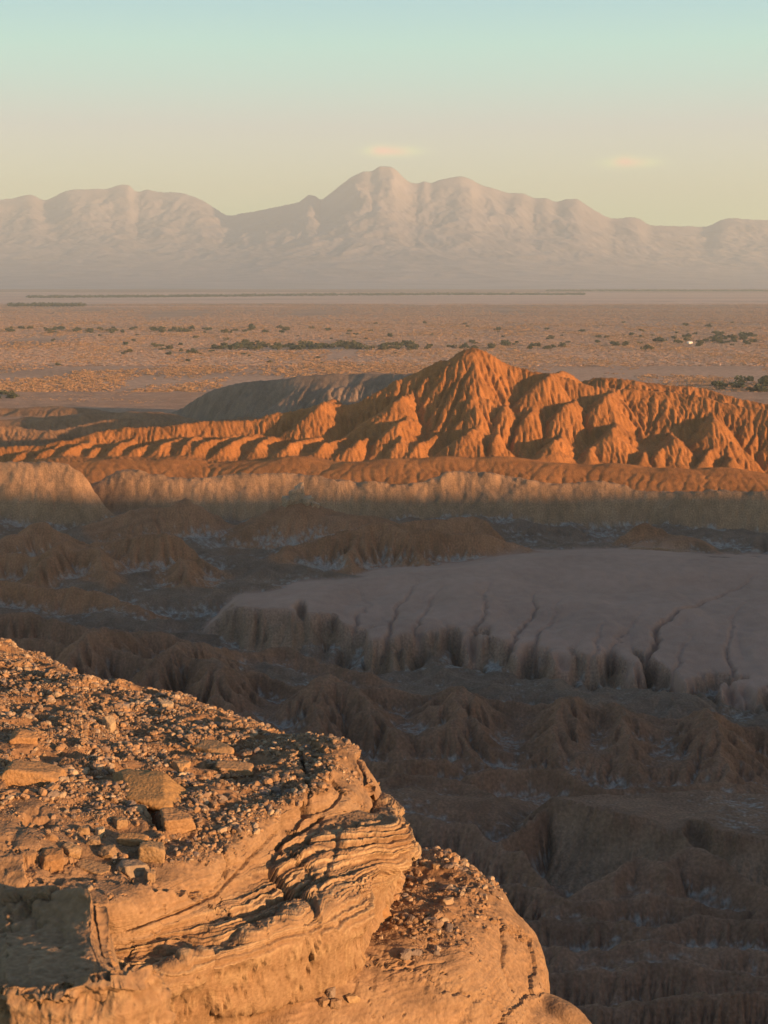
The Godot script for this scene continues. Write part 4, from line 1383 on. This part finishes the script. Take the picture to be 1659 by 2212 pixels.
# ---------------------------------------------------------------- plants and houses on the plain
func bush_mesh(sd: int, leaves: int, size: float, flat: float) -> ArrayMesh:   # leaf clumps spread through an uneven crown
	var rr := RandomNumberGenerator.new()
	rr.seed = sd
	var st := SurfaceTool.new()
	st.begin(Mesh.PRIMITIVE_TRIANGLES)
	var lobes := []
	for k in 5: lobes.append([Vector3(rr.randf_range(-.55, .55), rr.randf_range(.25, .75), rr.randf_range(-.55, .55)), rr.randf_range(.3, .5)])
	for k in leaves:
		var l: Array = lobes[rr.randi_range(0, 4)]
		var d := Vector3(rr.randfn(), rr.randfn(), rr.randfn()).normalized()
		var c: Vector3 = l[0] + d * l[1] * pow(rr.randf(), 0.4)
		c.y = maxf(c.y * flat, 0.03)
		var a := Vector3(rr.randfn(), rr.randfn(), rr.randfn()).normalized() * size
		var b := a.cross(Vector3(rr.randfn(), rr.randfn(), rr.randfn()).normalized()).normalized() * size * 0.8
		st.add_vertex(c - a)
		st.add_vertex(c + b)
		st.add_vertex(c + a)
		st.add_vertex(c - a)
		st.add_vertex(c + a)
		st.add_vertex(c - b)
	st.generate_normals()
	return st.commit()

func ground_at(px: float, py: float) -> Vector3:      # where a pixel meets the plain
	var b := (H0 * 0.5 - py) / FOC
	var s := (b * cp - sp) / (b * sp + cp)
	return at(px, py, -100.0 / s)

func leaf_mat(c: Color, called: String) -> StandardMaterial3D:
	var m := StandardMaterial3D.new()
	m.resource_name = called
	m.albedo_color = c
	m.roughness = 0.85
	m.cull_mode = BaseMaterial3D.CULL_DISABLED
	m.vertex_color_use_as_albedo = true
	m.backlight_enabled = true
	m.backlight = lin(.05, .05, .015)
	return m

const ORDER := ["first", "second", "third", "fourth", "fifth", "sixth", "seventh", "eighth", "ninth", "tenth", "eleventh", "twelfth", "thirteenth", "fourteenth", "fifteenth"]

func build_plants() -> void:
	var rr := RandomNumberGenerator.new()
	rr.seed = 99
	var crowns := []
	for k in 5: crowns.append(bush_mesh(700 + k, 190, 0.15, 0.9))
	var green := [leaf_mat(lin(.05, .052, .022), "grey_green_leaves"), leaf_mat(lin(.075, .065, .022), "olive_leaves"), leaf_mat(lin(.035, .045, .022), "dark_leaves")]
	var bark := StandardMaterial3D.new()
	bark.resource_name = "bark"
	bark.albedo_color = lin(.12, .085, .06)
	bark.roughness = 0.9
	var trunk := CylinderMesh.new()
	trunk.top_radius = 0.05
	trunk.bottom_radius = 0.09
	trunk.height = 0.5
	trunk.radial_segments = 6
	trunk.rings = 1
	# [how many, px from, px to, py from, py to, least and most width in pixels, label, group]
	var bands := [
		[66, 20, 620, 709, 720, 6, 13, "tree in the upper left tree line", "upper left tree line"],
		[58, 460, 900, 746, 757, 9, 19, "tree in the middle tree line", "middle tree line"],
		[14, 250, 460, 744, 766, 8, 16, "tree in the loose clump", "loose clump left of the middle line"],
		[36, 880, 1420, 740, 756, 6, 16, "tree in the strip behind the cone", "green strip behind the conical hill"],
		[34, 1400, 1640, 722, 750, 6, 18, "tree around the white house", "trees around the white house"],
		[44, 640, 1640, 696, 734, 4, 11, "lone tree on the open plain", "scattered trees on the open plain"],
		[26, 28, 900, 724, 790, 4, 10, "bush on the near plain", "lone bushes on the near plain"],
		[15, 1530, 1680, 828, 846, 14, 26, "tree at the right picture edge", "tree clump at the right edge"],
		[8, -20, 45, 852, 866, 10, 20, "tree at the left picture edge", "tree clump at the left edge"]]
	var n := 0
	for b in bands:
		var row := []
		for k in b[0]:
			var p := ground_at(rr.randf_range(b[1], b[2]), rr.randf_range(b[3], b[4]))
			var wide := rr.randf_range(b[5], b[6]) * 1.0 / FOC * -p.z
			var t := Node3D.new()
			t.name = "desert_tree" if n == 0 else "desert_tree_%03d" % n
			add_child(t)
			t.position = p + Vector3(0, -0.3, 0)
			t.rotation.y = rr.randf() * TAU
			t.scale = Vector3(wide, wide * rr.randf_range(0.5, 0.9), wide)
			put_mesh("trunk", trunk, bark, t).position.y = 0.2
			var g := rr.randi_range(0, 2)
			put_mesh("crown", crowns[rr.randi_range(0, 4)], green[g], t)
			row.append([p.x / -p.z, t, ["grey green", "olive", "dark green"][g], (wide * FOC / -p.z - b[5]) / (b[6] - b[5])])
			n += 1
		row.sort_custom(func(x, y): return x[0] < y[0])
		for k in row.size():
			var r: Array = row[k]
			var size: String = "small" if r[3] < 0.33 else "large" if r[3] > 0.67 else "medium"
			var place: String = ORDER[k] + " from the left" if row.size() <= 15 else ORDER[k] + " from its left end" if k < 15 else ORDER[row.size() - 1 - k] + " from its right end" if k >= row.size() - 15 else "near its middle"
			tag(r[1], "%s %s %s, %s" % [size, r[2], b[7], place], "tree", b[8])
	# dry scrub and tussocks
	var clump := noise(711, 1.0 / 160.0, 4)
	var tuft := bush_mesh(720, 26, 0.22, 0.75)
	var spots := []
	while spots.size() < 26000:
		var py := 695.0 + 185.0 * rr.randf()
		var p := ground_at(rr.randf_range(-60, 1720), py)
		var g := clump.get_noise_2d(p.x, p.z * 0.35) + 0.15 * clump.get_noise_2d(p.x * 5.0, p.z * 2.0)
		if g < rr.randf_range(-0.15, 0.35): continue
		spots.append([p, g])
	var mm := MultiMesh.new()
	mm.transform_format = MultiMesh.TRANSFORM_3D
	mm.use_colors = true
	mm.mesh = tuft
	mm.instance_count = spots.size()
	for e in spots.size():
		var w: float = rr.randf_range(1.2, 3.8) * (0.6 + -spots[e][0].z / 4000.0)
		mm.set_instance_transform(e, Transform3D(Basis.from_euler(Vector3(0, rr.randf() * TAU, 0)).scaled(Vector3(w, w * 0.55, w)), spots[e][0] + Vector3(0, -0.2, 0)))
		var t := Vector3(.44, .25, .13).lerp(Vector3(.16, .11, .06), rr.randf() * rr.randf())
		mm.set_instance_color(e, Color(t.x, t.y, t.z))
	var o := MultiMeshInstance3D.new()
	o.name = "desert_scrub"
	o.multimesh = mm
	o.material_override = leaf_mat(Color.WHITE, "dry_scrub")
	add_child(o)
	tag(o, "dry tussocks and scrub covering the near plain", "", "", "stuff")
	# pale dry grass over the open plain, as far as the salt pan
	var patch := noise(712, 1.0 / 420.0, 4)
	spots = []
	while spots.size() < 70000:
		var p := ground_at(rr.randf_range(-60, 1720), lerpf(656.0, 790.0, pow(rr.randf(), 1.3)))
		var g := patch.get_noise_2d(p.x, p.z * 0.2)
		if g < rr.randf_range(-0.5, 0.05): continue
		spots.append([p, g])
	mm = MultiMesh.new()
	mm.transform_format = MultiMesh.TRANSFORM_3D
	mm.use_colors = true
	mm.mesh = bush_mesh(725, 14, 0.3, 0.7)
	mm.instance_count = spots.size()
	for e in spots.size():
		var w: float = rr.randf_range(4.0, 9.0)
		mm.set_instance_transform(e, Transform3D(Basis.from_euler(Vector3(0, rr.randf() * TAU, 0)).scaled(Vector3(w, rr.randf_range(0.7, 1.5), w)), spots[e][0] + Vector3(0, -0.15, 0)))
		var t := Vector3(.58, .36, .23) * rr.randf_range(0.92, 1.05)
		mm.set_instance_color(e, Color(t.x, t.y, t.z))
	o = MultiMeshInstance3D.new()
	o.name = "dry_grass"
	o.multimesh = mm
	o.material_override = leaf_mat(Color.WHITE, "straw")
	add_child(o)
	tag(o, "pale dry grass over the open plain", "", "", "stuff")
	# far woods that read as thin dark lines
	var far := []
	for k in 1500:
		var px := rr.randf_range(60, 1260)
		far.append(ground_at(px, lerpf(642.5, 636.5, smoothstep(60, 1000, px)) + rr.randf_range(-1.2, 1.2)))
	for k in 700: far.append(ground_at(rr.randf_range(1180, 1720), 628.5 + rr.randf_range(-0.8, 0.8)))
	for k in 160: far.append(ground_at(rr.randf_range(20, 180), 661.0 + rr.randf_range(-1.5, 1.5)))
	mm = MultiMesh.new()
	mm.transform_format = MultiMesh.TRANSFORM_3D
	mm.mesh = bush_mesh(730, 40, 0.2, 0.9)
	mm.instance_count = far.size()
	for e in far.size():
		var w := rr.randf_range(9.0, 20.0)
		mm.set_instance_transform(e, Transform3D(Basis.from_euler(Vector3(0, rr.randf() * TAU, 0)).scaled(Vector3(w, w * 0.6, w)), far[e]))
	o = MultiMeshInstance3D.new()
	o.name = "distant_woodland"
	o.multimesh = mm
	o.material_override = leaf_mat(lin(.06, .065, .035), "far_leaves")
	add_child(o)
	tag(o, "thin dark lines of woodland far across the plain", "", "", "stuff")

func build_houses() -> void:
	var white := StandardMaterial3D.new()
	white.albedo_color = lin(.78, .74, .68)
	white.roughness = 0.8
	var tin := StandardMaterial3D.new()
	tin.albedo_color = lin(.62, .58, .54)
	tin.roughness = 0.6
	var dark := StandardMaterial3D.new()
	dark.albedo_color = lin(.10, .07, .05)
	for h in [["white_house", 1490, 742.5, 7.5, "small white house among trees on the right of the plain"], ["white_shed", 156, 661.0, 12.0, "tiny pale shed far off on the left of the plain"]]:
		var p := ground_at(h[1], h[2])
		var r := Node3D.new()
		r.name = h[0]
		add_child(r)
		r.position = p
		r.rotation.y = 0.5
		tag(r, h[4], "house" if h[0] == "white_house" else "shed")
		var w: float = h[3]
		var b := BoxMesh.new()
		b.size = Vector3(w, w * 0.4, w * 0.6)
		put_mesh("wall", b, white, r).position.y = w * 0.2 - 0.3
		var f := PrismMesh.new()
		f.size = Vector3(w * 0.72, w * 0.16, w * 1.08)
		var o := put_mesh("roof", f, tin, r)
		o.position.y = w * 0.48 - 0.29
		o.rotation.y = PI / 2
		b = BoxMesh.new()
		b.size = Vector3(w * 0.1, w * 0.22, 0.1)
		put_mesh("door", b, dark, r).position = Vector3(w * 0.1, w * 0.11 - 0.2, w * 0.3 + 0.03)
		for k in [-1, 1]:
			b = BoxMesh.new()
			b.size = Vector3(w * 0.12, w * 0.1, 0.1)
			put_mesh("window", b, dark, r).position = Vector3(w * 0.32 * k, w * 0.22 - 0.2, w * 0.3 + 0.03)

func _ready() -> void:
	var t0 := Time.get_ticks_msec()
	set_stage()
	print("stage ", Time.get_ticks_msec() - t0)
	build_badlands()
	print("badlands ", Time.get_ticks_msec() - t0)
	build_plain()
	build_mountains()
	build_lookout_ridge()
	build_towers()
	build_plants()
	build_houses()
	print("plants ", Time.get_ticks_msec() - t0)
	build_outcrop()
	print("outcrop ", Time.get_ticks_msec() - t0)
	build_boulders()
	build_stones()
	print("done ", Time.get_ticks_msec() - t0)
